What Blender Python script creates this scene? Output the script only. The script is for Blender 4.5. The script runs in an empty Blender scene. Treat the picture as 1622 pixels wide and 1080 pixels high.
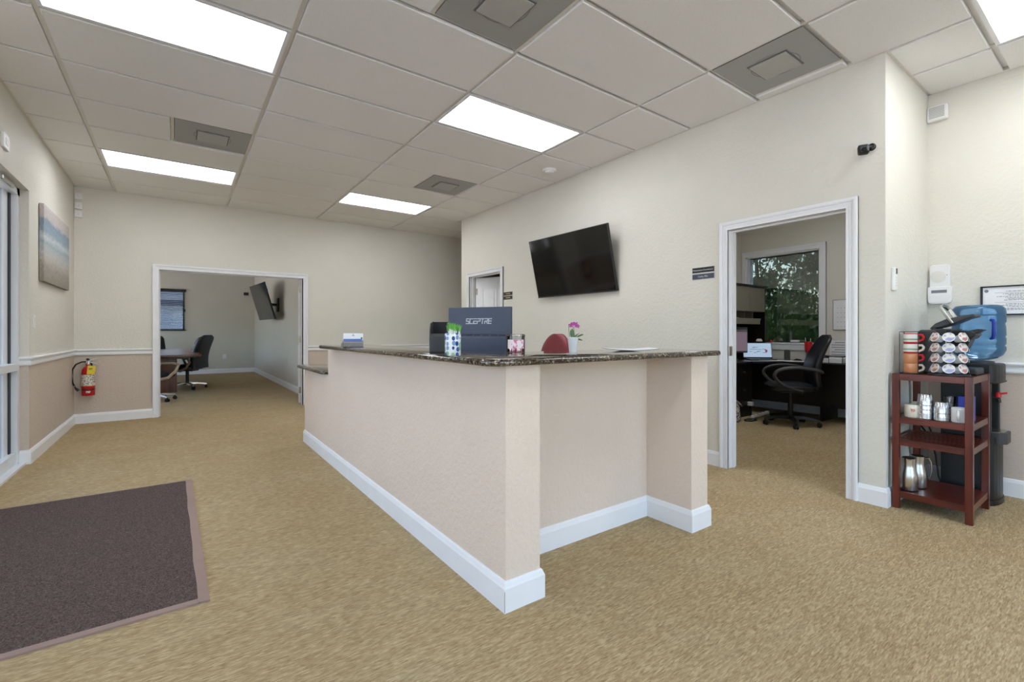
import bpy, math, random
from mathutils import Vector, Matrix, Euler
random.seed(7)
PI = math.pi
S = bpy.context.scene
COL = S.collection

# ------------------------------------------------------------------ camera
cam = bpy.data.cameras.new('camera')
cam.sensor_width = 36.0
cam.lens = 736.5 / 1622 * 36.0
cam.shift_y = -(540 - 527.3) / 1622
cam.clip_start = 0.05
cam_o = bpy.data.objects.new('camera', cam)
COL.objects.link(cam_o)
cam_o.location = (0, 0, 1.131)
cam_o.rotation_euler = (PI / 2, 0, -0.6243)
S.camera = cam_o

# ------------------------------------------------------------------ world, sun, exposure
LAMP = 10.0            # radiance of the ceiling light diffusers
world = bpy.data.worlds.new('world')
S.world = world
world.use_nodes = True
wn = world.node_tree.nodes
bg = wn['Background']
sky = wn.new('ShaderNodeTexSky')
sky.sky_type = 'NISHITA'
sky.sun_disc = False
sky.sun_elevation = math.radians(48)
sky.sun_rotation = math.radians(26)
sky.air_density = 1.0
sky.dust_density = 4.0
sky.ozone_density = 1.2
world.node_tree.links.new(sky.outputs['Color'], bg.inputs['Color'])
bg.inputs['Strength'].default_value = 1.8
sun = bpy.data.lights.new('sun', 'SUN')
sun.energy = 11.0
sun.angle = math.radians(.55)
sun.color = (1.0, .95, .88)
sun_o = bpy.data.objects.new('sun', sun)
COL.objects.link(sun_o)
sun_o.rotation_euler = Vector((-.30, -.62, -1.0)).to_track_quat('-Z', 'Y').to_euler()
S.view_settings.view_transform = 'Standard'
S.view_settings.look = 'None'
S.view_settings.exposure = 0.08
S.view_settings.gamma = 1.0
S.view_settings.use_curve_mapping = False

# ------------------------------------------------------------------ room numbers (metres)
H = 2.957
XT, YB, XL, YF, XR = 3.732, 7.858, -1.038, 1.032, 4.691
XO, YO = 7.247, 3.842          # office far wall, office left wall
XC, YC = 1.84, 15.44           # conference right wall, conference far wall
YBACK = -3.6
HALL = 6.577

# ------------------------------------------------------------------ helpers: materials
def lin(c):
    return tuple(((x / 255) / 12.92 if x / 255 <= 0.04045 else ((x / 255 + 0.055) / 1.055) ** 2.4) for x in c) + (1.0,)

def newmat(name):
    m = bpy.data.materials.new(name)
    m.use_nodes = True
    nt = m.node_tree
    b = nt.nodes['Principled BSDF']
    return m, nt, b

def node(nt, t, **kw):
    n = nt.nodes.new(t)
    for k, v in kw.items():
        setattr(n, k, v)
    return n

def coords(nt, scale=(1, 1, 1), rot=(0, 0, 0)):
    tc = node(nt, 'ShaderNodeTexCoord')
    mp = node(nt, 'ShaderNodeMapping')
    mp.inputs['Scale'].default_value = scale
    mp.inputs['Rotation'].default_value = rot
    nt.links.new(tc.outputs['Object'], mp.inputs['Vector'])
    return mp.outputs['Vector']

def noise(nt, vec, scale, detail=2, rough=0.5):
    n = node(nt, 'ShaderNodeTexNoise')
    n.inputs['Scale'].default_value = scale
    n.inputs['Detail'].default_value = detail
    n.inputs['Roughness'].default_value = rough
    nt.links.new(vec, n.inputs['Vector'])
    return n

def ramp(nt, fac, stops, interp='LINEAR'):
    r = node(nt, 'ShaderNodeValToRGB')
    r.color_ramp.interpolation = interp
    el = r.color_ramp.elements
    while len(el) < len(stops):
        el.new(0.5)
    for e, (p, c) in zip(el, stops):
        e.position = p
        e.color = c if len(c) == 4 else lin(c)
    nt.links.new(fac, r.inputs['Fac'])
    return r.outputs['Color']

def bump(nt, b, height, strength, dist):
    n = node(nt, 'ShaderNodeBump')
    n.inputs['Strength'].default_value = strength
    n.inputs['Distance'].default_value = dist
    nt.links.new(height, n.inputs['Height'])
    nt.links.new(n.outputs['Normal'], b.inputs['Normal'])

def pmat(name, col, rough=0.5, metal=0.0, var=0.06, vscale=8, spec=0.5, bmp=0, bscale=200, coat=0):
    """Plain procedural paint / plastic / metal: a slight noise variation of one colour."""
    m, nt, b = newmat(name)
    v = coords(nt)
    n = noise(nt, v, vscale, 3)
    c = lin(col)
    lo = tuple(x * (1 - var) for x in c[:3]) + (1,)
    hi = tuple(min(1, x * (1 + var)) for x in c[:3]) + (1,)
    nt.links.new(ramp(nt, n.outputs['Fac'], [(0.3, lo), (0.7, hi)]), b.inputs['Base Color'])
    b.inputs['Roughness'].default_value = rough
    b.inputs['Metallic'].default_value = metal
    b.inputs['Specular IOR Level'].default_value = spec
    if coat:
        b.inputs['Coat Weight'].default_value = coat
        b.inputs['Coat Roughness'].default_value = 0.06
    if bmp:
        n2 = noise(nt, v, bscale, 2)
        bump(nt, b, n2.outputs['Fac'], bmp, 0.002)
    return m

def wallmat(name, col, depth=1.0):
    """Painted knock-down wall texture."""
    m, nt, b = newmat(name)
    v = coords(nt)
    n = noise(nt, v, 3, 2)
    c = lin(col)
    nt.links.new(ramp(nt, n.outputs['Fac'], [(0.3, tuple(x * .97 for x in c[:3]) + (1,)), (0.7, c)]), b.inputs['Base Color'])
    b.inputs['Roughness'].default_value = 0.55
    b.inputs['Specular IOR Level'].default_value = 0.35
    a = noise(nt, v, 42, 3, 0.55)
    h = ramp(nt, a.outputs['Fac'], [(0.42, (0, 0, 0, 1)), (0.6, (1, 1, 1, 1))])
    bump(nt, b, h, 0.27 * depth, 0.004)
    return m

def emat(name, col, strength):
    m, nt, b = newmat(name)
    b.inputs['Base Color'].default_value = lin(col)
    b.inputs['Emission Color'].default_value = lin(col)
    b.inputs['Emission Strength'].default_value = strength
    return m

M = {}
M['cream'] = wallmat('cream_paint', (222, 218, 207))
M['taupe'] = wallmat('taupe_paint', (204, 189, 175))
M['counter_paint'] = wallmat('counter_paint', (226, 208, 192), 1.3)
M['grey_wall'] = wallmat('soft_grey_paint', (206, 202, 190), 0.7)
M['trim'] = pmat('white_trim_paint', (236, 236, 238), 0.35, var=.02)
M['white'] = pmat('white_plastic', (232, 231, 230), 0.4, var=.02)
M['offwhite'] = pmat('off_white_plastic', (222, 219, 212), 0.45, var=.03)
M['black'] = pmat('black_plastic', (22, 22, 24), 0.4, var=.1)
M['darkgrey'] = pmat('dark_grey_plastic', (58, 58, 60), 0.45, var=.06)
M['rubber'] = pmat('black_rubber', (16, 16, 17), 0.75, var=.1)
M['screen'] = pmat('black_glass_screen', (8, 8, 9), 0.08, var=.02, spec=.6)
M['leather'] = pmat('black_leather', (30, 31, 36), 0.38, var=.15, vscale=20, bmp=.25, bscale=90)
M['chrome'] = pmat('brushed_steel', (205, 203, 198), 0.25, 1.0, var=.05, vscale=40)
M['alu'] = pmat('white_aluminium', (226, 229, 234), 0.35, 0.1, var=.02)
M['silver'] = pmat('silver_foil', (214, 216, 220), 0.22, 1.0, var=.05)
M['brass'] = pmat('satin_nickel', (176, 168, 152), 0.35, 1.0, var=.05)
M['red'] = pmat('red_enamel', (190, 20, 26), 0.25, var=.05, coat=.4)
M['redplastic'] = pmat('red_plastic', (205, 30, 38), 0.35, var=.05)
M['burgundy'] = pmat('burgundy_vinyl', (132, 38, 50), 0.5, var=.1, vscale=12, bmp=.15, bscale=150)
M['paper'] = pmat('white_paper', (238, 238, 240), 0.8, var=.02)
M['ink'] = pmat('grey_ink', (120, 122, 128), 0.8)
M['darkink'] = pmat('dark_ink', (52, 54, 60), 0.8)
M['yellow'] = pmat('yellow_tag', (236, 210, 60), 0.6)
M['navy'] = pmat('slate_blue_plastic', (62, 70, 88), 0.5, var=.03)
M['navydark'] = pmat('dark_slate_plastic', (38, 43, 54), 0.6, var=.03)  # darker slate plastic, an even colour of its own
M['letter'] = pmat('pale_lettering', (200, 202, 208), 0.5)
M['cream_mug'] = pmat('cream_ceramic', (228, 222, 204), 0.2, var=.03, coat=.3)
M['white_mug'] = pmat('white_ceramic', (232, 232, 232), 0.15, var=.02, coat=.4)
M['orange_mug'] = pmat('terracotta_glaze', (206, 138, 92), 0.22, var=.06, coat=.4)
M['cobalt'] = pmat('cobalt_blue_plastic', (26, 52, 160), 0.35, var=.05)
M['leaf'] = pmat('orchid_leaf', (78, 108, 58), 0.4, var=.2, vscale=30)
M['stem'] = pmat('plant_stem', (70, 76, 50), 0.6)
M['petal'] = pmat('magenta_petal', (186, 70, 160), 0.5, var=.25, vscale=60)
M['asphalt'] = pmat('bounce_paving', (182, 181, 178), 0.9, var=.1, vscale=2)  # outdoor ground made pale to bounce daylight up to the ceiling
M['bark'] = pmat('bark', (98, 86, 74), 0.9, var=.2)
M['laminate_dark'] = pmat('espresso_laminate', (24, 18, 17), 0.35, var=.2, vscale=12)
M['hutch_door'] = pmat('taupe_laminate', (128, 120, 104), 0.5, var=.05)
M['roof'] = pmat('dark_roof', (84, 88, 96), 0.8, var=.1)
M['stucco'] = pmat('white_stucco', (240, 240, 238), 0.8, var=.03)

def carpet():
    m, nt, b = newmat('loop_carpet')
    v1 = coords(nt, (36, 230, 1))
    n1 = noise(nt, v1, 1, 2, .6)
    v2 = coords(nt, (32, 210, 1))
    vo = node(nt, 'ShaderNodeTexVoronoi')
    vo.inputs['Scale'].default_value = 1
    vo.inputs['Randomness'].default_value = .9
    nt.links.new(v2, vo.inputs['Vector'])
    sep = node(nt, 'ShaderNodeSeparateColor')
    nt.links.new(vo.outputs['Color'], sep.inputs['Color'])
    v3 = coords(nt)
    n3 = noise(nt, v3, 2.2, 3)
    a = ramp(nt, n1.outputs['Fac'], [(0.25, (112, 96, 69)), (0.45, (166, 146, 112)), (0.55, (184, 165, 130)), (0.78, (226, 210, 176))])
    c = ramp(nt, sep.outputs['Green'], [(0.0, (146, 125, 92)), (0.4, (168, 149, 115)), (0.7, (182, 164, 128)), (1.0, (202, 186, 151))])
    mx = node(nt, 'ShaderNodeMix', data_type='RGBA')
    mx.inputs['Factor'].default_value = .55
    nt.links.new(a, mx.inputs['A'])
    nt.links.new(c, mx.inputs['B'])
    mx2 = node(nt, 'ShaderNodeMix', data_type='RGBA', blend_type='MULTIPLY')
    mx2.inputs['Factor'].default_value = 1
    nt.links.new(mx.outputs['Result'], mx2.inputs['A'])
    nt.links.new(ramp(nt, n3.outputs['Fac'], [(0.3, (0.95, 0.9, 0.84, 1)), (0.7, (1, 1, 1, 1))]), mx2.inputs['B'])
    nt.links.new(mx2.outputs['Result'], b.inputs['Base Color'])
    b.inputs['Roughness'].default_value = 0.95
    b.inputs['Specular IOR Level'].default_value = 0.1
    bump(nt, b, n1.outputs['Fac'], 0.5, 0.005)
    return m
M['carpet'] = carpet()

def matpile():
    m, nt, b = newmat('mat_pile')
    v = coords(nt)
    n = noise(nt, v, 190, 2, .6)
    n2 = noise(nt, v, 3, 2)
    nt.links.new(ramp(nt, n.outputs['Fac'], [(0.3, (66, 55, 52)), (0.5, (92, 79, 75)), (0.75, (130, 114, 108))]), b.inputs['Base Color'])
    b.inputs['Roughness'].default_value = 1
    b.inputs['Specular IOR Level'].default_value = .05
    bump(nt, b, n.outputs['Fac'], .6, .004)
    return m
M['pile'] = matpile()
M['mat_border'] = pmat('mauve_rubber_border', (152, 128, 118), 0.7, var=.05)

def granite():
    m, nt, b = newmat('speckled_granite')
    v = coords(nt)
    vo = node(nt, 'ShaderNodeTexVoronoi')
    vo.inputs['Scale'].default_value = 130
    nt.links.new(v, vo.inputs['Vector'])
    sep = node(nt, 'ShaderNodeSeparateColor')
    nt.links.new(vo.outputs['Color'], sep.inputs['Color'])
    c1 = ramp(nt, sep.outputs['Red'], [(0.0, (26, 22, 20)), (0.35, (58, 49, 40)), (0.6, (92, 79, 62)), (0.85, (120, 108, 92)), (1, (172, 160, 142))])
    n = noise(nt, v, 30, 4, .6)
    mx = node(nt, 'ShaderNodeMix', data_type='RGBA', blend_type='MULTIPLY')
    mx.inputs['Factor'].default_value = .8
    nt.links.new(c1, mx.inputs['A'])
    nt.links.new(ramp(nt, n.outputs['Fac'], [(0.35, (.35, .33, .3, 1)), (0.65, (1, 1, 1, 1))]), mx.inputs['B'])
    nt.links.new(mx.outputs['Result'], b.inputs['Base Color'])
    b.inputs['Roughness'].default_value = .03
    b.inputs['Specular IOR Level'].default_value = .8
    return m
M['granite'] = granite()

def wood(name, dark, mid, light, rough=.3, axis=2, sc=1.0):
    m, nt, b = newmat(name)
    s = [26 * sc, 26 * sc, 26 * sc]
    s[axis] = 2.2 * sc
    v = coords(nt, tuple(s))
    n = noise(nt, v, 1, 4, .6)
    nt.links.new(ramp(nt, n.outputs['Fac'], [(0.3, dark), (0.5, mid), (0.75, light)]), b.inputs['Base Color'])
    b.inputs['Roughness'].default_value = rough
    b.inputs['Coat Weight'].default_value = .25
    b.inputs['Coat Roughness'].default_value = .15
    return m
M['mahogany'] = wood('mahogany_upright', (62, 20, 13), (92, 33, 22), (118, 48, 32))
M['mahogany_y'] = wood('mahogany_rail', (62, 20, 13), (92, 33, 22), (118, 48, 32), axis=1)
M['cherry'] = wood('cherry_veneer', (84, 42, 24), (112, 60, 36), (134, 78, 48), axis=1)
M['cherry_v'] = wood('cherry_panel', (74, 34, 20), (100, 50, 30), (120, 66, 40), axis=2)

def tilemat():
    m, nt, b = newmat('ceiling_tile_fibre')
    v = coords(nt)
    n = noise(nt, v, 160, 2, .7)
    nt.links.new(ramp(nt, n.outputs['Fac'], [(0.3, (232, 229, 225)), (0.5, (238, 236, 233)), (0.8, (242, 240, 238))]), b.inputs['Base Color'])
    b.inputs['Roughness'].default_value = .9
    b.inputs['Specular IOR Level'].default_value = .15
    bump(nt, b, n.outputs['Fac'], .15, .002)
    return m
M['tile'] = tilemat()
M['grid'] = pmat('grid_metal_paint', (226, 221, 212), .5, var=.02)

def perforated():
    m, nt, b = newmat('perforated_steel')
    v = coords(nt, (1, 1, 1), (0, 0, PI / 4))
    vo = node(nt, 'ShaderNodeTexVoronoi')
    vo.inputs['Scale'].default_value = 150
    vo.inputs['Randomness'].default_value = 0
    nt.links.new(v, vo.inputs['Vector'])
    nt.links.new(ramp(nt, vo.outputs['Distance'], [(0.36, (70, 71, 72)), (0.44, (168, 168, 165))]), b.inputs['Base Color'])
    b.inputs['Roughness'].default_value = .5
    b.inputs['Metallic'].default_value = .1
    return m
M['perf'] = perforated()
M['vent_plate'] = pmat('vent_plate', (178, 177, 172), .5, var=.03)
M['vent_shadow'] = pmat('vent_plate_shadow', (112, 112, 110), .6)
M['vent_ring'] = pmat('vent_ring', (142, 142, 139), .6)

def diffuser():
    m, nt, b = newmat('light_diffuser')
    b.inputs['Base Color'].default_value = lin((235, 238, 240))
    b.inputs['Emission Color'].default_value = (0.93, 0.96, 1.0, 1)
    b.inputs['Emission Strength'].default_value = LAMP
    return m
M['diffuser'] = diffuser()

def glass(name, tint, refl, rough=0.0):
    """Thin sheet glass: see-through with a mirror part (both real, same for every viewer)."""
    m = bpy.data.materials.new(name)
    m.use_nodes = True
    nt = m.node_tree
    nt.nodes.clear()
    out = node(nt, 'ShaderNodeOutputMaterial')
    tr = node(nt, 'ShaderNodeBsdfTransparent')
    tr.inputs['Color'].default_value = tint
    gl = node(nt, 'ShaderNodeBsdfGlossy')
    gl.inputs['Roughness'].default_value = rough
    fr = node(nt, 'ShaderNodeFresnel')
    fr.inputs['IOR'].default_value = 1.5
    ad = node(nt, 'ShaderNodeMath', operation='ADD')
    ad.inputs[1].default_value = refl
    ad.use_clamp = True
    nt.links.new(fr.outputs['Fac'], ad.inputs[0])
    mx = node(nt, 'ShaderNodeMixShader')
    nt.links.new(ad.outputs[0], mx.inputs[0])
    nt.links.new(tr.outputs[0], mx.inputs[1])
    nt.links.new(gl.outputs[0], mx.inputs[2])
    nt.links.new(mx.outputs[0], out.inputs['Surface'])
    return m
M['glass'] = glass('clear_glass', (.93, .96, .96, 1), 0.02)
M['tinted'] = glass('tinted_window_glass', (.30, .34, .34, 1), 0.20)
M['dimmed_glass'] = glass('dimmed_window_glass', (.30, .34, .38, 1), 0.02)  # dark tint added to dim the overbright view outside
M['entrance_glass'] = glass('dimmed_entrance_glass', (.80, .82, .84, 1), 0.03)  # tint added to cut the daylight from the entrance side
M['acrylic'] = glass('clear_acrylic', (.95, .96, .98, 1), 0.04, .02)

def bottlemat():
    m = bpy.data.materials.new('blue_polycarbonate')
    m.use_nodes = True
    nt = m.node_tree
    nt.nodes.clear()
    out = node(nt, 'ShaderNodeOutputMaterial')
    n = noise(nt, coords(nt, (3, 3, 14)), 3, 2)
    tr = node(nt, 'ShaderNodeBsdfTransparent')
    nt.links.new(ramp(nt, n.outputs['Fac'], [(.3, (208, 232, 252)), (.7, (226, 242, 254))]), tr.inputs['Color'])
    df = node(nt, 'ShaderNodeBsdfDiffuse')
    df.inputs['Color'].default_value = lin((104, 186, 248))
    tl = node(nt, 'ShaderNodeBsdfTranslucent')
    tl.inputs['Color'].default_value = lin((124, 200, 252))
    gl = node(nt, 'ShaderNodeBsdfGlossy')
    gl.inputs['Roughness'].default_value = .08
    m1 = node(nt, 'ShaderNodeMixShader')
    m1.inputs[0].default_value = .5
    nt.links.new(df.outputs[0], m1.inputs[1])
    nt.links.new(tl.outputs[0], m1.inputs[2])
    m2 = node(nt, 'ShaderNodeMixShader')
    m2.inputs[0].default_value = .34
    nt.links.new(tr.outputs[0], m2.inputs[1])
    nt.links.new(m1.outputs[0], m2.inputs[2])
    fr = node(nt, 'ShaderNodeFresnel')
    fr.inputs['IOR'].default_value = 1.5
    m3 = node(nt, 'ShaderNodeMixShader')
    nt.links.new(fr.outputs[0], m3.inputs[0])
    nt.links.new(m2.outputs[0], m3.inputs[1])
    nt.links.new(gl.outputs[0], m3.inputs[2])
    nt.links.new(m3.outputs[0], out.inputs['Surface'])
    return m
M['bottle'] = bottlemat()

def spots():
    """White sleeve printed with blue and green petal marks."""
    m, nt, b = newmat('petal_print_sleeve')
    v = coords(nt, (1, 1, .8))
    vo = node(nt, 'ShaderNodeTexVoronoi')
    vo.inputs['Scale'].default_value = 52
    vo.inputs['Randomness'].default_value = .45
    nt.links.new(v, vo.inputs['Vector'])
    sep = node(nt, 'ShaderNodeSeparateColor')
    nt.links.new(vo.outputs['Color'], sep.inputs['Color'])
    c = ramp(nt, sep.outputs['Green'], [(0, (34, 62, 140)), (.3, (66, 100, 172)), (.5, (122, 156, 200)), (.7, (150, 196, 150)), (.9, (176, 206, 160))], 'CONSTANT')
    f = ramp(nt, vo.outputs['Distance'], [(0.42, (1, 1, 1, 1)), (0.47, (0, 0, 0, 1))])
    mx = node(nt, 'ShaderNodeMix', data_type='RGBA')
    nt.links.new(f, mx.inputs['Factor'])
    mx.inputs['A'].default_value = lin((238, 240, 242))
    nt.links.new(c, mx.inputs['B'])
    nt.links.new(mx.outputs['Result'], b.inputs['Base Color'])
    b.inputs['Roughness'].default_value = .3
    return m
M['spots'] = spots()

def blotch(name, base, marks, scale, cut=.55, rough=.5):
    m, nt, b = newmat(name)
    v = coords(nt)
    n = noise(nt, v, scale, 2, .5)
    nt.links.new(ramp(nt, n.outputs['Fac'], [(cut - .05, base), (cut + .03, marks), (cut + .2, marks)]), b.inputs['Base Color'])
    b.inputs['Roughness'].default_value = rough
    return m
M['candle_label'] = blotch('floral_label', (242, 224, 228), (222, 122, 146), 55, .58)
M['bag'] = blotch('patterned_tote', (206, 196, 190), (110, 98, 96), 55, .5, .8)
M['pod_lid_red'] = blotch('foil_lid_red', (222, 212, 206), (172, 118, 112), 34, .52, .3)
M['pod_lid_blue'] = blotch('foil_lid_blue', (228, 224, 216), (160, 166, 208), 30, .52, .3)

def stripes():
    """Holiday mug glaze: white with red and sage bands."""
    m, nt, b = newmat('banded_mug_glaze')
    tc = node(nt, 'ShaderNodeTexCoord')
    sp = node(nt, 'ShaderNodeSeparateXYZ')
    nt.links.new(tc.outputs['Object'], sp.inputs[0])
    mu = node(nt, 'ShaderNodeMath', operation='MULTIPLY')
    mu.inputs[1].default_value = 1 / .075
    nt.links.new(sp.outputs['Z'], mu.inputs[0])
    c = ramp(nt, mu.outputs[0], [(0, (196, 34, 48)), (.14, (228, 226, 218)), (.3, (150, 160, 142)), (.42, (228, 226, 218)), (.8, (196, 34, 48)), (.95, (228, 226, 218))], 'CONSTANT')
    nt.links.new(c, b.inputs['Base Color'])
    b.inputs['Roughness'].default_value = .2
    return m
M['bands'] = stripes()

def beach():
    """Seascape painted on the canvas (a flat print)."""
    m, nt, b = newmat('seascape_canvas')
    tc = node(nt, 'ShaderNodeTexCoord')
    sp = node(nt, 'ShaderNodeSeparateXYZ')
    nt.links.new(tc.outputs['Object'], sp.inputs[0])
    n = noise(nt, coords(nt, (6, 6, 22)), 1, 5, .6)
    mu = node(nt, 'ShaderNodeMath', operation='MULTIPLY_ADD')
    mu.inputs[1].default_value = 1 / .72
    mu.inputs[2].default_value = 0.43
    nt.links.new(sp.outputs['Z'], mu.inputs[0])
    ad = node(nt, 'ShaderNodeMath', operation='MULTIPLY_ADD')
    ad.inputs[1].default_value = .15
    nt.links.new(n.outputs['Fac'], ad.inputs[0])
    nt.links.new(mu.outputs[0], ad.inputs[2])
    c = ramp(nt, ad.outputs[0], [(0, (142, 134, 124)), (.2, (160, 152, 142)), (.34, (188, 184, 178)), (.45, (176, 182, 184)), (.52, (158, 172, 178)),
                                 (.6, (196, 202, 204)), (.66, (146, 162, 174)), (.8, (134, 152, 166)), (.85, (188, 180, 176)), (1, (198, 190, 186))])
    n2 = noise(nt, coords(nt, (60, 60, 30)), 1, 3)
    mx = node(nt, 'ShaderNodeMix', data_type='RGBA', blend_type='OVERLAY')
    mx.inputs['Factor'].default_value = .4
    nt.links.new(c, mx.inputs['A'])
    nt.links.new(n2.outputs['Fac'], mx.inputs['B'])
    nt.links.new(mx.outputs['Result'], b.inputs['Base Color'])
    b.inputs['Roughness'].default_value = .8
    return m
M['beach'] = beach()

def leafmat(name, a, c):
    m, nt, b = newmat(name)
    oi = node(nt, 'ShaderNodeTexCoord')
    n = noise(nt, oi.outputs['Object'], 4, 3)
    nt.links.new(ramp(nt, n.outputs['Fac'], [(0.3, a), (0.7, c)]), b.inputs['Base Color'])
    b.inputs['Roughness'].default_value = .45
    return m
M['foliage'] = leafmat('broad_foliage', (42, 66, 34), (108, 140, 74))
M['foliage2'] = leafmat('dark_foliage', (34, 56, 36), (84, 116, 84))

# ------------------------------------------------------------------ helpers: meshes
class MB:
    """Collects boxes, tubes, lathes ...; build() links them as ONE mesh object."""
    def __init__(s):
        s.v, s.f, s.m = [], [], []
        s.cur = 0
    def add(s, vs, fs):
        o = len(s.v)
        s.v += [tuple(v) for v in vs]
        s.f += [tuple(i + o for i in f) for f in fs]
        s.m += [s.cur] * len(fs)
        return s
    def box(s, x0, x1, y0, y1, z0, z1):
        vs = [(x, y, z) for z in (z0, z1) for y in (y0, y1) for x in (x0, x1)]
        return s.add(vs, [(0, 2, 3, 1), (4, 5, 7, 6), (0, 1, 5, 4), (2, 6, 7, 3), (0, 4, 6, 2), (1, 3, 7, 5)])
    def boxm(s, sx, sy, sz, mat):
        vs = [mat @ Vector((x * sx / 2, y * sy / 2, z * sz / 2)) for z in (-1, 1) for y in (-1, 1) for x in (-1, 1)]
        return s.add(vs, [(0, 2, 3, 1), (4, 5, 7, 6), (0, 1, 5, 4), (2, 6, 7, 3), (0, 4, 6, 2), (1, 3, 7, 5)])
    def rings(s, rs, cap0=True, cap1=True):
        n = len(rs[0])
        vs = [p for r in rs for p in r]
        fs = []
        for k in range(len(rs) - 1):
            for i in range(n):
                j = (i + 1) % n
                fs.append((k * n + i, k * n + j, (k + 1) * n + j, (k + 1) * n + i))
        if cap0:
            fs.append(tuple(reversed(range(n))))
        if cap1:
            fs.append(tuple((len(rs) - 1) * n + i for i in range(n)))
        return s.add(vs, fs)
    def lathe(s, prof, n=24, c=(0, 0, 0), mat=None, cap0=True, cap1=True):
        rs = []
        for r, z in prof:
            ring = [Vector((c[0] + r * math.cos(2 * PI * i / n), c[1] + r * math.sin(2 * PI * i / n), c[2] + z)) for i in range(n)]
            rs.append([mat @ p for p in ring] if mat else ring)
        return s.rings(rs, cap0, cap1)
    def cyl(s, p0, p1, r0, r1=None, n=16):
        p0, p1 = Vector(p0), Vector(p1)
        r1 = r0 if r1 is None else r1
        d = (p1 - p0).normalized()
        a = d.orthogonal().normalized()
        b = d.cross(a)
        ring = lambda p, r: [p + a * r * math.cos(2 * PI * i / n) + b * r * math.sin(2 * PI * i / n) for i in range(n)]
        return s.rings([ring(p0, r0), ring(p1, r1)])
    def tube(s, pts, r, n=8, closed=False, flat=1.0):
        pts = [Vector(p) for p in pts]
        N = len(pts)
        rs = []
        up = None
        for i, p in enumerate(pts):
            if closed:
                d = pts[(i + 1) % N] - pts[i - 1]
            else:
                d = pts[min(i + 1, N - 1)] - pts[max(i - 1, 0)]
            d.normalize()
            if up is None:
                up = d.orthogonal().normalized()
            up = (up - d * up.dot(d)).normalized()
            b = d.cross(up)
            rr = r[i] if isinstance(r, (list, tuple)) else r
            rs.append([p + up * rr * math.cos(2 * PI * k / n) + b * rr * flat * math.sin(2 * PI * k / n) for k in range(n)])
        if closed:
            rs.append(rs[0])
            return s.rings(rs, False, False)
        return s.rings(rs)
    def prism(s, poly, axis, a0, a1):
        def pt(p, a):
            return {'x': (a, p[0], p[1]), 'y': (p[0], a, p[1]), 'z': (p[0], p[1], a)}[axis]
        n = len(poly)
        r0 = [pt(p, a0) for p in poly]
        r1 = [pt(p, a1) for p in poly]
        fs = [(i, (i + 1) % n, n + (i + 1) % n, n + i) for i in range(n)] + [tuple(reversed(range(n))), tuple(range(n, 2 * n))]
        return s.add(r0 + r1, fs)
    def se(s, secs, n=24, e=.45):
        """Loft of super-ellipse sections (cx, cy, cz, w, d), stacked in z."""
        rs = []
        for cx, cy, cz, w, d in secs:
            ring = []
            for i in range(n):
                t = 2 * PI * i / n
                c, q = math.cos(t), math.sin(t)
                ring.append(Vector((cx + w / 2 * math.copysign(abs(c) ** e, c), cy + d / 2 * math.copysign(abs(q) ** e, q), cz)))
            rs.append(ring)
        return s.rings(rs)
    def ball(s, c, r, n=12, sz=1.0):
        prof = [(max(1e-4, r * math.sin(PI * i / n)), -r * sz * math.cos(PI * i / n)) for i in range(n + 1)]
        return s.lathe(prof, n * 2, c)
    def build(s, name, mat, parent=None, loc=None, rot=None, bevel=0, seg=2, smooth=False, kind=None, label=None, sharp=40):
        me = bpy.data.meshes.new(name)
        me.from_pydata(s.v, [], s.f)
        for mm in (mat if isinstance(mat, (list, tuple)) else [mat]):
            me.materials.append(mm)
        if max(s.m, default=0) > 0:
            me.polygons.foreach_set('material_index', s.m)
        if smooth:
            me.polygons.foreach_set('use_smooth', [True] * len(me.polygons))
            me.set_sharp_from_angle(angle=math.radians(sharp))
        me.update()
        import bmesh
        bm = bmesh.new()
        bm.from_mesh(me)
        bmesh.ops.recalc_face_normals(bm, faces=bm.faces)
        bm.to_mesh(me)
        bm.free()
        o = bpy.data.objects.new(name, me)
        COL.objects.link(o)
        if parent:
            o.parent = parent
        if loc is not None:
            o.location = loc
        if rot is not None:
            o.rotation_euler = rot
        if bevel:
            b = o.modifiers.new('bevel', 'BEVEL')
            b.width = bevel
            b.segments = seg
            b.limit_method = 'ANGLE'
            b.angle_limit = math.radians(40)
        if kind:
            o['kind'] = kind
        if label:
            o['label'] = label
        return o

def arc(c, r, a0, a1, n, plane='xz', rz=None):
    out = []
    for i in range(n + 1):
        a = math.radians(a0 + (a1 - a0) * i / n)
        u, w = r * math.cos(a), (rz or r) * math.sin(a)
        out.append({'xz': (c[0] + u, c[1], c[2] + w), 'yz': (c[0], c[1] + u, c[2] + w), 'xy': (c[0] + u, c[1] + w, c[2])}[plane])
    return out

def rrect(x0, x1, y0, y1, r, n=5):
    """Rounded rectangle outline (2-D)."""
    rs = r if isinstance(r, (list, tuple)) else [r] * 4
    out = []
    for (cx, cy, a, q) in ((x1, y1, 0, rs[0]), (x0, y1, 90, rs[1]), (x0, y0, 180, rs[2]), (x1, y0, 270, rs[3])):
        sx = -1 if cx == x1 else 1
        sy = -1 if cy == y1 else 1
        if q <= 1e-6:
            out.append((cx, cy))
            continue
        for i in range(n + 1):
            t = math.radians(a + 90 * i / n)
            out.append((cx + sx * q + q * math.cos(t), cy + sy * q + q * math.sin(t)))
    return out

def thing(name, label, cat, loc=(0, 0, 0), rz=0.0, group=None, rot=None):
    o = bpy.data.objects.new(name, None)
    o.empty_display_size = .05
    COL.objects.link(o)
    o.location = loc
    o.rotation_euler = rot if rot is not None else (0, 0, rz)
    return tag(o, label, cat, group)

def tag(o, label, cat, group=None):
    o['label'] = label
    o['category'] = cat
    if group:
        o['group'] = group
    return o

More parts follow.
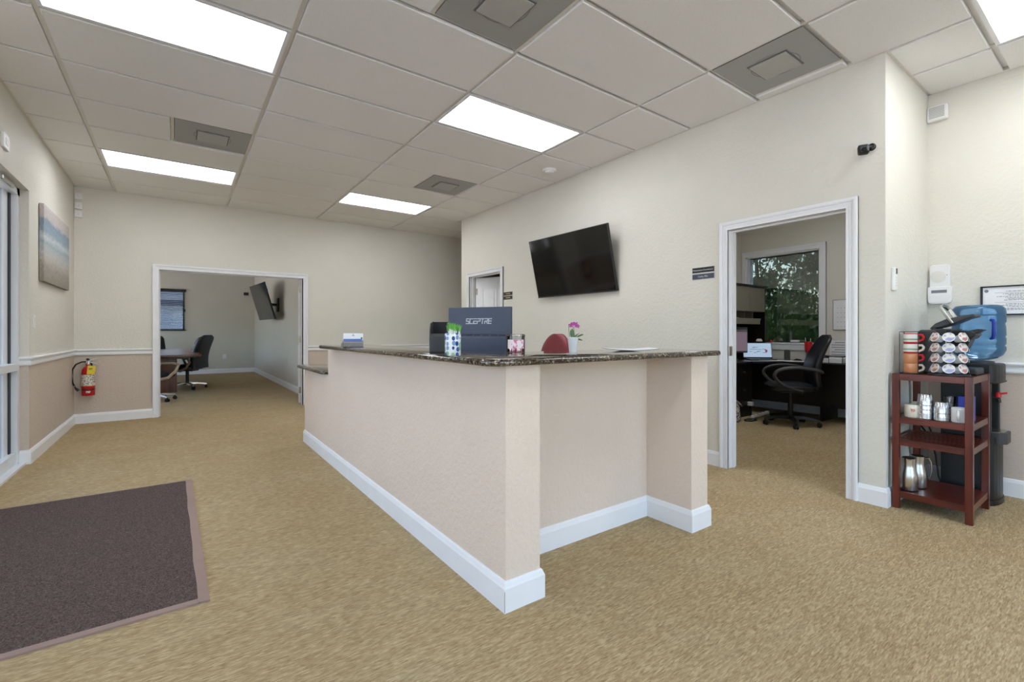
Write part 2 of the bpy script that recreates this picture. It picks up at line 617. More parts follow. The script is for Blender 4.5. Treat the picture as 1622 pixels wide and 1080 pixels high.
def dup(root, loc, rz=None, label=None, rot=None):
    def cp(o, par):
        c = o.copy()
        COL.objects.link(c)
        c.parent = par
        for ch in o.children:
            cp(ch, c)
        return c
    r = cp(root, None)
    r.location = loc
    if rz is not None:
        r.rotation_euler = (0, 0, rz)
    if rot is not None:
        r.rotation_euler = rot
    if label:
        r['label'] = label
    return r

def face(dx, dy):
    return math.atan2(-dx, dy)

def text(body, size, mat, parent, loc, rot, extrude=.0006, align='CENTER'):
    cu = bpy.data.curves.new('lettering', 'FONT')
    cu.body = body
    cu.size = size
    cu.align_x = align
    cu.align_y = 'CENTER'
    cu.extrude = extrude
    cu.materials.append(mat)
    tmp = bpy.data.objects.new('lettering', cu)
    me = bpy.data.meshes.new_from_object(tmp)
    bpy.data.objects.remove(tmp)
    o = bpy.data.objects.new('lettering', me)
    COL.objects.link(o)
    o.parent = parent
    o.location = loc
    o.rotation_euler = rot
    return o

# ================================================================== STRUCTURE
RAIL = .885     # colour break behind the chair rail
def wall(name, x0, x1, y0, y1, along, openings=(), mats=('cream',), split=None, z1=None):
    """A wall slab with rectangular openings (a0, a1, z0, z1) along its length, optionally in two paints."""
    z1 = z1 or H + .02
    mb = MB()
    a0, a1 = (x0, x1) if along == 'x' else (y0, y1)
    def put(p, q, lo, hi):
        for (m, l, h) in ([(0, lo, hi)] if split is None else [(1, lo, min(hi, split)), (0, max(lo, split), hi)]):
            if h - l > 1e-5 and q - p > 1e-5:
                mb.cur = m
                mb.box(p, q, y0, y1, l, h) if along == 'x' else mb.box(x0, x1, p, q, l, h)
    cur = a0
    for (p, q, zl, zh) in sorted(openings):
        put(cur, p, 0, z1)
        put(p, q, 0, zl)
        put(p, q, zh, z1)
        cur = q
    put(cur, a1, 0, z1)
    return mb.build(name, [M[k] for k in mats], kind='structure')

# floor and outer ground
MB().box(-3.4, 7.6, YBACK - .2, 15.6, -.06, 0).build('floor', M['carpet'], kind='structure')
g = MB().box(-60, 60, -60, 80, -.16, -.08).build('ground', M['asphalt'], kind='structure')

T = .12
wall('wall_back', XL - .2, 6.2, YB, YB + T, 'x', [(-.196, 1.609, 0, 2.0)], ('cream', 'taupe'), RAIL)
wall('wall_left', XL - .2, XL, YBACK, YB, 'y', [(-3.3, 5.70, 0, 2.36)], ('cream', 'taupe'), RAIL)
wall('wall_television', XT, XT + T, YF, HALL, 'y', [(1.225, 2.11, 0, 2.0), (5.43, 6.335, 0, 2.025)])
wall('wall_return', XT + T, XR + .12, YF, YF + T, 'x')
wall('wall_right', XR, XR + .12, YBACK, YF, 'y', (), ('cream', 'taupe'), RAIL)
wall('wall_front', XL - .2, XR + .12, YBACK - .12, YBACK, 'x', [(-.9, 3.8, .05, 2.6)])
wall('wall_hall_end', 6.2, 6.32, HALL - .12, YB + T, 'y')
wall('wall_hall_near', XT + T, 6.2, HALL - .12, HALL, 'x')
wall('wall_office_far', XO, XO + .2, YF, YO + .12, 'y', [(2.72, 3.775, .985, 2.32)])
wall('wall_office_left', XT + T, XO + .2, YO, YO + .12, 'x')
wall('wall_office_right', XR + .12, XO + .2, YF, YF + T, 'x')
wall('wall_store_end', 5.6, 5.72, YO + .12, HALL - .12, 'y')
wall('wall_conference_far', -3.3, XC + .12, YC, YC + .15, 'x', [(-1.0, .16, 1.21, 2.27)], ('grey_wall',))
wall('wall_conference_right', XC, XC + .12, YB + T, YC, 'y', (), ('grey_wall',))
wall('wall_conference_left', -3.42, -3.3, YB, YC + .15, 'y', [(8.8, 11.3, .9, 2.3), (12.1, 14.6, .9, 2.3)], ('grey_wall',))  # unseen window openings, added to bring daylight into the room
wall('wall_conference_near', -3.3, XL - .2, YB, YB + T, 'x', (), ('grey_wall',))

# ceilings
Xg = lambda i: 1.7948 + 1.2192 * (i - 1)
Yg = lambda j: 2.4413 + .6096 * j
ceil = MB().box(-3.42, 7.45, YBACK - .12, 15.6, H + .022, H + .12).build('ceiling', M['tile'], kind='structure')
LIGHTS = {(-1, 1), (-1, 6), (1, 1), (1, 6), (2, -4), (-1, -4), (-1, -9), (1, -9)}
VENTS = {(0, -1): 1, (2, -2): 0, (1, 4): 1, (-1, 4): 1}    # 0: vent in the low-X half of the bay, 1: in the high-X half
def rooms_rect(x0, x1, y0, y1):
    """Clip a ceiling bay to the L-shaped reception room and its hall."""
    out = []
    for (rx0, rx1, ry0, ry1) in ((XL, XT, YBACK, YB), (XT, XR, YBACK, YF), (XT, 6.2, HALL, YB)):
        a, b, c, d = max(x0, rx0), min(x1, rx1), max(y0, ry0), min(y1, ry1)
        if b - a > .03 and d - c > .03:
            out.append([a, b, c, d])
    if len(out) == 2 and abs(out[0][2] - out[1][2]) < 1e-6 and abs(out[0][3] - out[1][3]) < 1e-6:
        out = [[out[0][0], out[1][1], out[0][2], out[0][3]]]
    return out
tile_mesh = {}
def put_tile(x0, x1, y0, y1):
    for (a, b, c, d) in rooms_rect(x0, x1, y0, y1):
        w, l = round(b - a - .030, 4), round(d - c - .030, 4)
        if w < .02 or l < .02:
            continue
        cx, cy = (a + b) / 2, (c + d) / 2
        if (w, l) not in tile_mesh:
            mb = MB()
            ring = lambda q, z: [(-w / 2 + q, -l / 2 + q, z), (w / 2 - q, -l / 2 + q, z), (w / 2 - q, l / 2 - q, z), (-w / 2 + q, l / 2 - q, z)]
            mb.rings([ring(0, .016), ring(0, .000), ring(.004, -.005)])
            o = mb.build('ceiling_tile', M['tile'], ceil, (cx, cy, H))
            tile_mesh[(w, l)] = o.data
        else:
            o = bpy.data.objects.new('ceiling_tile', tile_mesh[(w, l)])
            COL.objects.link(o)
            o.parent = ceil
            o.location = (cx, cy, H)
for i in range(-2, 5):
    for j in range(-13, 10):
        x0, x1, y0, y1 = Xg(i), Xg(i + 1), Yg(j), Yg(j + 1)
        if (i, j) in LIGHTS:
            continue
        if (i, j) in VENTS:
            xm = x0 + .6096
            if VENTS[(i, j)]:
                put_tile(x0, xm, y0, y1)
            else:
                put_tile(xm, x1, y0, y1)
            continue
        put_tile(x0, x1, y0, y1)
def bar(x0, x1, y0, y1):
    MB().box(x0, x1, y0, y1, H + .008, H + .022).build('grid_bar', M['grid'], ceil)
for i in range(-2, 4):
    x = Xg(i)
    if XL < x < XT:
        bar(x - .012, x + .012, YBACK, YB)
    elif XT <= x < XR:
        bar(x - .012, x + .012, YBACK, YF)
        bar(x - .012, x + .012, HALL, YB)
bar(Xg(5) - .012, Xg(5) + .012, HALL, YB)
for j in range(-12, 9):
    y = Yg(j)
    for i in range(-2, 5):
        for (a, b, c, d) in rooms_rect(Xg(i) + .012, Xg(i + 1) - .012, y - .012, y + .012):
            bar(a, b, y - .012, y + .012)
for (i, j), s in VENTS.items():
    xm = Xg(i) + .6096
    bar(xm - .012, xm + .012, Yg(j) + .012, Yg(j + 1) - .012)
# wall angle round the ceiling
mb = MB()
A = .022
mb.box(XL, XL + A, YBACK, YB, H + .0, H + .022).box(XL, 6.2, YB - A, YB, H, H + .022).box(XT - A, XT, YF, HALL, H, H + .022)
mb.box(XT - A, XR, YF - A, YF, H, H + .022).box(XR - A, XR, YBACK, YF, H, H + .022).box(XT, 6.2, HALL, HALL + A, H, H + .022)
mb.build('wall_angle', M['grid'], ceil)

# ---------------- baseboards / chair rails / casings
BH, BT = .122, .016
def base_run(mb, p, q, nrm, m0=0, m1=0):
    """Baseboard from p to q on the wall whose room side is nrm: a flat board with a sloped cap.
    m0 / m1: mitre of each end, +1 round an outer corner, -1 into an inner corner."""
    p, q, n = Vector(p + (0,)), Vector(q + (0,)), Vector(nrm + (0,))
    d = (q - p).normalized()
    prof = [(0, 0), (BT, 0), (BT, BH - .026), (BT * .8, BH - .018), (BT * .55, BH - .006), (BT * .25, BH), (0, BH)]
    mb.rings([[e + n * u + d * (u * k) + Vector((0, 0, w)) for u, w in prof] for e, k in ((p, -m0), (q, m1))])
def rail_run(mb, p, q, nrm, m0=0, m1=0, z=.85):
    p, q, n = Vector(p + (0,)), Vector(q + (0,)), Vector(nrm + (0,))
    d = (q - p).normalized()
    prof = [(0, 0), (.012, .0), (.018, .010), (.018, .030), (.010, .036), (.010, .044), (.026, .056), (.030, .066), (.024, .076), (0, .076)]
    mb.rings([[e + n * u + d * (u * k) + Vector((0, 0, z + w)) for u, w in prof] for e, k in ((p, -m0), (q, m1))])
def bb(name, runs):
    mb = MB()
    for r in runs:
        base_run(mb, *r)
    return mb.build(name, M['trim'], kind='structure')
bb('baseboard_left', [((XL, 5.70), (XL, YB), (1, 0), 1, -1), ((XL - .057, 5.70), (XL, 5.70), (0, -1), 0, 1), ((XL, YBACK), (XL, -3.3), (1, 0))])
bb('baseboard_back', [((XL, YB), (-.262, YB), (0, -1), -1, 0), ((1.675, YB), (6.2, YB), (0, -1))])
bb('baseboard_television_wall', [((XT, YF), (XT, 1.179), (-1, 0), 1, 0), ((XT, 2.160), (XT, 5.386), (-1, 0)), ((XT, YF), (XR, YF), (0, -1), 1, -1), ((XT, 6.378), (XT, HALL), (-1, 0), 0, 1), ((XT, HALL), (6.2, HALL), (0, 1), 1, -1)])
bb('baseboard_right', [((XR, YBACK), (XR, YF), (-1, 0), 0, -1)])
bb('baseboard_office', [((XO, YF + T), (XO, YO), (-1, 0), 0, -1), ((XT + T, YO), (XO, YO), (0, -1), 0, -1)])
bb('baseboard_conference', [((XC, YB + T), (XC, YC), (-1, 0), 0, -1), ((-3.3, YC), (XC, YC), (0, -1), 0, -1)])
bb('baseboard_hall', [((6.2, HALL), (6.2, YB), (-1, 0), -1, -1)])
def rl(name, runs):
    mb = MB()
    for r in runs:
        rail_run(mb, *r)
    return mb.build(name, M['trim'], kind='structure')
rl('trim_1', [((XL, 5.70), (XL, YB), (1, 0), 1, -1), ((XL - .057, 5.70), (XL, 5.70), (0, -1), 0, 1)])
rl('trim_2', [((XL, YB), (-.262, YB), (0, -1), -1, 0), ((1.675, YB), (6.2, YB), (0, -1))])
rl('trim_3', [((XR, YBACK), (XR, YF), (-1, 0))])

def casing(name, plane, c, n, a0, a1, z, w=.07):
    """Stepped door casing on the wall plane (x or y = c), room side n."""
    mb = MB()
    def slab(p, q, lo, hi, t):
        u, v = sorted((c, c + n * t))
        mb.box(u, v, p, q, lo, hi) if plane == 'x' else mb.box(p, q, u, v, lo, hi)
    for (o0, o1, t) in ((0, w, .012), (0, .014, .017), (.022, .030, .016), (.042, w, .022), (.050, w - .004, .026)):
        slab(a0 - o1, a0 - o0, 0, z + o1, t)
        slab(a1 + o0, a1 + o1, 0, z + o1, t)
        slab(a0 - o0, a1 + o0, z + o0, z + o1, t)
    return mb.build(name, M['trim'], kind='structure')
casing('trim_4', 'y', YB, -1, -.196, 1.609, 1.985)
casing('trim_5', 'x', XT, -1, 1.247, 2.092, 1.985, .068)
casing('trim_6', 'x', XT, -1, 5.446, 6.318, 2.008, .06)
def jamb(name, plane, w0, w1, a0, a1, z, t=.02):
    mb = MB()
    def bx(p, q, lo, hi, u=w0, v=w1):
        mb.box(u, v, p, q, lo, hi) if plane == 'x' else mb.box(p, q, u, v, lo, hi)
    bx(a0 - t, a0, 0, z)
    bx(a1, a1 + t, 0, z)
    bx(a0 - t, a1 + t, z, z + t)
    m = (w0 + w1) / 2
    bx(a0, a0 + .012, 0, z - .012, m - .005, m + .03)
    bx(a1 - .012, a1, 0, z - .012, m - .005, m + .03)
    bx(a0, a1, z - .012, z, m - .005, m + .03)
    return mb.build(name, M['trim'], kind='structure')
d1 = jamb('door_1', 'x', XT - .004, XT + T + .004, 1.247, 2.092, 1.985)
d2 = jamb('door_2', 'x', XT - .004, XT + T + .004, 5.446, 6.318, 2.008)
d3 = jamb('door_3', 'y', YB - .004, YB + T + .004, -.196, 1.609, 1.985)
MB().box(XT + .012, XT + .06, 2.088, 2.0935, .94, 1.02).build('strike_plate', M['brass'], d1)
for z in (.35, 1.05, 1.75):
    MB().box(XT + .07, XT + .105, 1.2455, 1.251, z - .05, z + .05).cyl((XT + .112, 1.252, z - .05), (XT + .112, 1.252, z + .05), .006, n=8).build('hinge', M['brass'], d1)

def panel_door(parent, name, w, h, loc, rz):
    """A white panelled leaf; local x runs from the hinge."""
    leaf = MB().box(0, w, -.0175, .0175, .012, h).build(name, M['trim'], parent, loc, (0, 0, rz), bevel=.002)
    for (z0, z1) in ((.22, .92), (1.05, h - .16)):
        for sd in (-1, 1):
            for (x0, x1) in ((.11, w / 2 - .05), (w / 2 + .05, w - .11)):
                mb = MB()
                y0, y1 = sorted((sd * .0175, sd * .023))
                mb.box(x0, x1, y0, y1, z0, z0 + .02).box(x0, x1, y0, y1, z1 - .02, z1).box(x0, x0 + .02, y0, y1, z0, z1).box(x1 - .02, x1, y0, y1, z0, z1)
                mb.box(x0 + .045, x1 - .045, y0, y1, z0 + .045, z1 - .045)
                mb.build('panel_moulding', M['trim'], leaf, bevel=.002)
    return leaf
# store-room door: hinged at its far side, standing partly open into the store room
lf = panel_door(d2, 'door_leaf', .85, 1.995, (XT + T - .01, 6.292, 0), math.radians(-62))
for z in (.25, 1.0, 1.78):
    MB().cyl((0, .0, z - .05), (0, 0, z + .05), .008, n=10).box(-.004, .03, -.02, -.0178, z - .05, z + .05).build('hinge', M['brass'], lf)
# conference door leaf folded back along the room
lf = panel_door(d3, 'door_leaf', .86, 1.975, (1.590, YB + T + .04, 0), math.radians(90 - 11.2))
for z in (.22, 1.03, 1.82):
    MB().cyl((-.004, -.022, z - .05), (-.004, -.022, z + .05), .008, n=10).box(-.004, -.0005, -.022, .012, z - .05, z + .05).build('hinge', M['brass'], lf)

# ---------------- entrance storefront in the left wall (door_4)
sx0, sx1 = XL - .17, XL - .057
sf = MB().box(sx0, sx1, 5.63, 5.70, 0, 2.36).build('door_4', M['alu'], kind='structure')
for (y0, y1) in ((4.28, 4.36), (2.30, 2.38), (.42, .50), (-1.62, -1.54), (-3.3, -3.22)):
    MB().box(sx0, sx1, y0, y1, 0, 2.36).build('mullion', M['alu'], sf)
MB().box(sx0, sx1, -3.3, 5.70, 2.30, 2.36).build('head_rail', M['alu'], sf)
MB().box(sx0 - .01, sx1 + .04, -3.3, 5.70, 0, .02).build('threshold', M['alu'], sf)
for (y0, y1) in ((4.36, 5.63), (2.38, 4.28), (.50, 2.30), (-1.54, .42), (-3.22, -1.62)):
    MB().box(sx0 + .02, sx1 - .01, y0, y1, .02, .12).build('bottom_rail', M['alu'], sf)
    MB().box(sx0 + .02, sx1 + .01, y0, y1, .815, .875).build('mid_rail', M['alu'], sf)
    MB().box(sx0 + .045, sx0 + .075, y1 - .045, y1, .12, 2.30).box(sx0 + .045, sx0 + .075, y0, y0 + .02, .12, 2.3).build('gasket', M['navydark'], sf)
    MB().box(sx0 + .05, sx0 + .056, y0, y1, .12, 2.30).build('pane', M['entrance_glass'], sf)
mb = MB().box(sx0 + .02, sx0 + .065, 5.47, 5.585, .02, 2.30).build('door_stile', M['alu'], sf)
cl = MB().box(sx1, sx1 + .02, 5.15, 5.45, 2.31, 2.345).build('door_closer', M['chrome'], sf, bevel=.004)

# ---------------- unseen canopy, added to shade the entrance glazing from the sky
MB().box(XL - 3.4, XL - .2, -4.2, 8.0, 2.62, 2.80).build('added_shade_roof', M['stucco'], sf)
for y in (-3.5, 2.2, 7.6):
    MB().box(XL - 3.3, XL - 3.15, y, y + .15, -.08, 2.62).build('added_shade_post', M['stucco'], sf)

# ---------------- unseen shop-front glazing, added to let in daylight behind the photographer (added_window_3)
mb = MB()
for x in (-.9, 1.42, 3.74):
    mb.box(x, x + .06, YBACK - .1, YBACK - .02, .05, 2.6)
mb.box(-.9, 3.8, YBACK - .1, YBACK - .02, .05, .13).box(-.9, 3.8, YBACK - .1, YBACK - .02, 2.54, 2.6)
w3 = mb.build('added_window_3', M['alu'], kind='structure')
for x, w in ((-.84, 2.26), (1.48, 2.26)):
    MB().box(x, x + w, YBACK - .063, YBACK - .057, .13, 2.54).build('pane', M['glass'], w3)

# ---------------- office window (window_1) with its white casing
casing_mb = MB()
wy0, wy1, wz0, wz1 = 2.735, 3.775, .985, 2.31
for (a, b, c, d, t) in ((wy0 - .075, wy0, wz0 - .09, wz1 + .075, .02), (wy1, wy1 + .05, wz0 - .09, wz1 + .075, .02), (wy0, wy1, wz1, wz1 + .0749, .0199), (wy0, wy1, wz0 - .10, wz0, .0199),
                        (wy0 - .075, wy0 - .05, wz0 - .09, wz1 + .075, .03), (wy0 - .05, wy1 + .05, wz1 + .05, wz1 + .075, .029)):
    casing_mb.box(XO - t, XO, a, b, c, d)
w1 = casing_mb.build('window_1', M['trim'], kind='structure')
MB().box(XO - .035, XO + .09, wy0 - .08, wy1 + .05, wz0 - .02, wz0 + .004).build('window_sill', M['trim'], w1, bevel=.004)
mb = MB()
for (a, b, c, d) in ((wy0, wy0 + .02, wz0, wz1), (wy1 - .02, wy1, wz0, wz1), (wy0, wy1, wz1 - .02, wz1)):
    mb.box(XO, XO + .18, a, b, c, d)
mb.build('window_frame', M['trim'], w1)
MB().box(XO + .1, XO + .106, wy0 + .02, wy1 - .02, wz0, wz1 - .02).build('pane', M['tinted'], w1)
MB().box(XO + .085, XO + .1, wy0 + .02, wy1 - .02, wz1 - .03, wz1 - .02).build('gasket', M['black'], w1)

# ---------------- conference window (window_2)
mb = MB()
for (a, b, c, d) in ((-1.0, -.97, 1.21, 2.27), (.13, .16, 1.21, 2.27), (-1, .16, 1.21, 1.235), (-1, .16, 2.245, 2.27), (-.43, -.40, 1.21, 2.27)):
    mb.box(a, b, YC + .06, YC + .1, c, d)
w2 = mb.build('window_2', M['navydark'], kind='structure')
MB().box(-.97, .13, YC + .078, YC + .084, 1.235, 2.245).build('pane', M['dimmed_glass'], w2)
bl = thing('window_blind', 'black slatted blind over the conference room window', 'blind', (0, YC - .02, 0))
MB().box(-1.05, .20, -.035, .015, 2.24, 2.31).build('head_rail', M['black'], bl)
MB().box(-1.03, .19, -.02, .012, 1.195, 1.225).build('bottom_rail', M['black'], bl)
slat = None
for k in range(24):
    z = 1.25 + k * .0425
    if slat is None:
        mt = Matrix.Rotation(math.radians(18), 4, 'X')
        slat = MB().boxm(1.2, .045, .003, mt).build('slat', M['black'], bl, (-.42, 0, z))
    else:
        o = slat.copy()
        COL.objects.link(o)
        o.parent = bl
        o.location = (-.42, 0, z)
for x in (-.75, -.1):
    MB().cyl((x, 0, 1.2), (x, 0, 2.3), .002, n=6).build('ladder_cord', M['black'], bl)
MB().cyl((.17, -.03, 1.75), (.17, -.03, 2.25), .003, n=6).box(.155, .185, -.045, -.015, 1.70, 1.77).build('pull_cord', M['black'], bl)

# ================================================================== THINGS
# ---------------- ceiling lights
def light(i, j, label, vis=True):
    x0, x1, y0, y1 = Xg(i) + .014, Xg(i + 1) - .014, Yg(j) + .014, Yg(j + 1) - .014
    t = thing('ceiling_light', label, 'light', ((x0 + x1) / 2, (y0 + y1) / 2, H), group='recessed ceiling lights')
    w, l = (x1 - x0) / 2, (y1 - y0) / 2
    f = .022
    mb = MB().box(-w, w, -l, -l + f, -.004, .02).box(-w, w, l - f, l, -.004, .02).box(-w, -w + f, -l + f, l - f, -.004, .02).box(w - f, w, -l + f, l - f, -.004, .02)
    mb.build('frame', M['trim'], t)
    MB().box(-w + f, w - f, -l + f, l - f, .004, .012).build('diffuser', M['diffuser'], t)
light(-1, 1, 'large light panel nearest the camera, above the entrance side of the room')
light(-1, 6, 'light panel near the back wall, left of the grey air vent')
light(1, 1, 'light panel above the front of the reception counter')
light(1, 6, 'light panel near the back wall, above the far end of the counter')
light(2, -4, 'light panel cut by the frame above the wooden coffee stand')
light(-1, -4, 'light panel overhead behind the photographer by the entrance')
light(-1, -9, 'light panel at the front of the room on the entrance side')
light(1, -9, 'light panel at the front of the room away from the entrance')

def vent(i, j, half, label):
    x0 = Xg(i) + (.6096 if half else 0)
    cx, cy = x0 + .3048, Yg(j) + .3048
    t = thing('ceiling_vent', label, 'vent', (cx, cy, H), group='square ceiling vents')
    w = .288
    MB().box(-w, w, -w, w, .004, .010).build('perforated_panel', M['perf'], t)
    mb = MB()
    n = 32
    ro, ri = .150, .142
    mb.rings([[(r * math.cos(2 * PI * k / n), r * math.sin(2 * PI * k / n), z) for k in range(n)] for r, z in ((ri, .006), (ri, .0032), (ro, .0032), (ro, .006))], False, False)
    mb.build('collar', M['vent_ring'], t)
    MB().box(-.128, .128, -.128, .128, -.001, .004).build('painted_shadow', M['vent_shadow'], t)  # dark sheet painting the shadow outline round the centre plate
    MB().box(-.118, .118, -.118, .118, -.008, .0).build('centre_plate', M['vent_plate'], t, bevel=.002)
vent(0, -1, 1, 'grey perforated air vent at the top edge, above the counter front')
vent(2, -2, 0, 'grey perforated air vent above the office doorway')
vent(1, 4, 1, 'small far air vent between the smoke detector and the far light panel')
vent(-1, 4, 1, 'grey air vent beside the far light panel on the entrance side')

sd = thing('smoke_detector', 'round white smoke detector on the ceiling near the television wall', 'detector', (3.37, 3.965, H - .004))
MB().lathe([(.075, 0), (.075, -.012), (.068, -.022)], 28).build('base', M['white'], sd, smooth=True)
MB().lathe([(.052, -.022), (.05, -.034), (.038, -.042), (.001, -.043)], 28).build('sensor_cap', M['white'], sd, smooth=True)

# ---------------- entrance mat
mt_ = thing('entrance_mat', 'dark brown entrance mat with mauve rubber edging on the carpet', 'mat', (-.62, 3.33, 0), math.radians(.6))
MB().box(-.66, .685, -.965, .985, 0, .008).build('pile', M['pile'], mt_, bevel=.002)
def strip(pts, w):
    return pts
bmb = MB()
# the edging wanders a little, as in the worn mat
yy = [-1.0 + 2.0 * k / 24 for k in range(25)]
ins = [.685 + .003 * math.sin(k * .9) * math.sin(k * .31) for k in range(25)]
L_ = [[(ins[k] - .004, yy[k], .0), (ins[k] - .004, yy[k], .010), (.722, yy[k], .006), (.722, yy[k], 0)] for k in range(25)]
bmb.rings(L_)
bmb.box(-.7, .69, -1.0, -.963, 0, .0075).box(-.7, -.66, -1.0, 1.0, 0, .0075).box(-.7, .69, .983, 1.0, 0, .0075)
bmb.build('rubber_border', M['mat_border'], mt_)

# ---------------- reception counter
rc = thing('reception_counter', 'textured beige reception counter with a dark granite top', 'counter', (0, 0, 0))
cx0, cy0, cy1, cxR = 1.085, 1.550, 5.22, 2.535
body = MB()
body.box(cx0, cx0 + .15, cy0 + .31, 4.29, 0, 1.0)            # long knee wall, full height
body.box(cx0, cx0 + .15, 4.29, cy1, 0, .762)                 # its low end
body.box(cx0, 1.264, cy0, cy0 + .31, 0, 1.0)                 # front pier
body.box(1.264, 2.374, 1.86, 1.98, 0, 1.0)                   # recessed front wall
body.box(2.374, cxR, cy0, 1.98, 0, 1.0)                      # right pier
body.build('knee_wall', M['counter_paint'], rc)
bbm = MB()
base_run(bbm, (cx0, cy0), (cx0, cy1), (-1, 0), 1, 0)
base_run(bbm, (cx0, cy0), (1.264, cy0), (0, -1), 1, 1)
base_run(bbm, (1.264, cy0), (1.264, 1.86), (1, 0), 1, -1)
base_run(bbm, (1.264, 1.86), (2.374, 1.86), (0, -1), -1, -1)
base_run(bbm, (2.374, cy0), (2.374, 1.86), (-1, 0), 1, -1)
base_run(bbm, (2.374, cy0), (cxR, cy0), (0, -1), 1, 1)
base_run(bbm, (cxR, cy0), (cxR, 1.98), (1, 0), 1, 0)
bbm.build('baseboard', M['trim'], rc)
MB().box(cx0 - BT - .0002, cx0 - BT + .0012, cy0 - BT - .0002, cy0 - BT + .0008, .004, .088).build('mitre_crack', M['darkgrey'], rc)
def slab_top(poly, z0, z1, name, edge=.012):
    """Granite slab with a bull-nosed edge: rings of the outline, inset near top and bottom."""
    n = len(poly)
    def inset(q):
        out = []
        for i in range(n):
            a, b, c = Vector(poly[i - 1]), Vector(poly[i]), Vector(poly[(i + 1) % n])
            d1, d2 = (b - a).normalized(), (c - b).normalized()
            n1, n2 = Vector((-d1.y, d1.x)), Vector((-d2.y, d2.x))
            m = (n1 + n2)
            m = m / max(.3, m.dot(n1))
            out.append(b + m * q)
        return out
    prof = [(edge, z0), (edge * .4, z0 + .003), (.0, z0 + edge * .8), (0, z1 - edge * .9), (edge * .3, z1 - edge * .3), (edge, z1)]
    mb = MB()
    mb.rings([[(p.x, p.y, z) for p in inset(q)] for q, z in prof])
    return mb.build(name, M['granite'], rc, smooth=True, sharp=50)
poly = []
def cor(cx, cy, r, a0, a1, n=6):
    return [(cx + r * math.cos(math.radians(a0 + (a1 - a0) * k / n)), cy + r * math.sin(math.radians(a0 + (a1 - a0) * k / n))) for k in range(n + 1)]
gx0, gx1, gy0, gy1 = .965, 2.575, 1.475, 4.20
poly += cor(gx0 + .16, gy0 + .10, .10, 225, 270, 5)
poly = [(gx0, gy0 + .17)] + cor(gx0 + .09, gy0 + .09, .09, 190, 260, 7) + [(gx0 + .17, gy0)]
poly += cor(gx1 - .035, gy0 + .035, .035, 270, 360, 5)
poly += cor(gx1 - .03, 2.0 - .03, .03, 0, 90, 3)
poly += [(1.40, 2.0), (1.40, gy1)]
poly += cor(gx0 + .10, gy1 - .10, .10, 90, 180, 7)
slab_top(poly, 1.0, 1.030, 'granite_top', .013)
lp = cor(1.03 + .04, 4.30, .04, 200, 260, 2)
slab_top([(1.03, 4.34), (1.075, 4.295), (1.32, 4.295), (1.32, 5.37), (1.07, 5.37), (1.03, 5.33)], .763, .793, 'granite_ledge', .012)
# inner work surface and the end post below it
MB().box(1.235, 1.90, 1.98, 5.1, .71, .74).box(1.9, 2.53, 1.98, 2.5, .71, .74).build('work_surface', M['cherry'], rc)
MB().box(1.235, 1.36, 4.25, 4.288, .70, 1.0).build('end_cap', M['trim'], rc)

# ---------------- things on the counter
CT = 1.030
pc = thing('pencil_cup', 'white cup printed with blue and green petals, full of pens', 'cup', (1.012, 1.862, CT))
mb = MB().lathe([(.034, 0), (.0355, .002), (.0365, .100), (.0335, .100), (.032, .006), (.001, .005)], 28)
mb.build('sleeve', M['spots'], pc, smooth=True)
M['green'] = pmat('green_topper', (104, 178, 66), .5, var=.25, vscale=80)
p0 = None
rnd = random.Random(3)
for k in range(13):
    a, r = k * 2.4, .026 * math.sqrt((k + .5) / 13)
    loc = (1.012 + r * math.cos(a), 1.862 + r * math.sin(a), CT + .008 + .010 * ((k * 7) % 5) / 5)
    rot = (rnd.uniform(-.16, .16) - .10 * math.sin(a), rnd.uniform(-.12, .12) + .16 * math.cos(a), a)
    if p0 is None:
        p0 = thing('pen', 'white pen with a green leafy top standing in the petal-printed cup', 'pen', loc, 0, 'pens in the petal-printed cup', rot=rot)
        MB().cyl((0, 0, 0), (0, 0, .118), .0036, n=8).build('barrel', M['white'], p0, smooth=True)
        mb = MB()
        for q in range(4):
            b = q * PI / 2
            d = Vector((math.cos(b), math.sin(b), 0))
            e = Vector((-d.y, d.x, 0))
            base = Vector((0, 0, .106))
            pts = [base, base + d * .004 + e * .003 + Vector((0, 0, .009)), base + d * .008 + Vector((0, 0, .027)), base + d * .004 - e * .003 + Vector((0, 0, .009))]
            mb.add(pts + [p + d * -.0015 for p in pts], [(0, 1, 2, 3), (7, 6, 5, 4), (0, 4, 5, 1), (1, 5, 6, 2), (2, 6, 7, 3), (3, 7, 4, 0)])
        mb.cyl((0, 0, .104), (0, 0, .124), .005, .003, 8)
        mb.build('topper', M['green'], p0)
    else:
        dup(p0, loc, rot=rot)

cd = thing('jar_candle', 'pink candle in a glass jar with a floral label, on the granite', 'candle', (1.372, 1.872, CT))
r = .0455
M['wax'] = pmat('pink_wax', (206, 52, 84), .35, var=.1)
MB().lathe([(r, .0), (r, .086), (r - .003, .086), (r - .003, .006), (.001, .006)], 36).build('jar', M['acrylic'], cd, smooth=True)
MB().lathe([(r - .0035, .003), (r - .0035, .030), (.001, .030)], 32).build('wax', M['wax'], cd, smooth=True)
a0, a1 = math.radians(-185), math.radians(-70)
n = 16
arcp = lambda rr, z: [(rr * math.cos(a0 + (a1 - a0) * k / n), rr * math.sin(a0 + (a1 - a0) * k / n), z) for k in range(n + 1)]
mb = MB()
in0, in1, ou0, ou1 = arcp(r + .0003, .024), arcp(r + .0003, .068), arcp(r + .0009, .024), arcp(r + .0009, .068)
m_ = n + 1
mb.add(in0 + in1 + ou0 + ou1, [(2 * m_ + k, 2 * m_ + k + 1, 3 * m_ + k + 1, 3 * m_ + k) for k in range(n)] + [(k, m_ + k, m_ + k + 1, k + 1) for k in range(n)])
mb.build('label', M['candle_label'], cd, smooth=True)
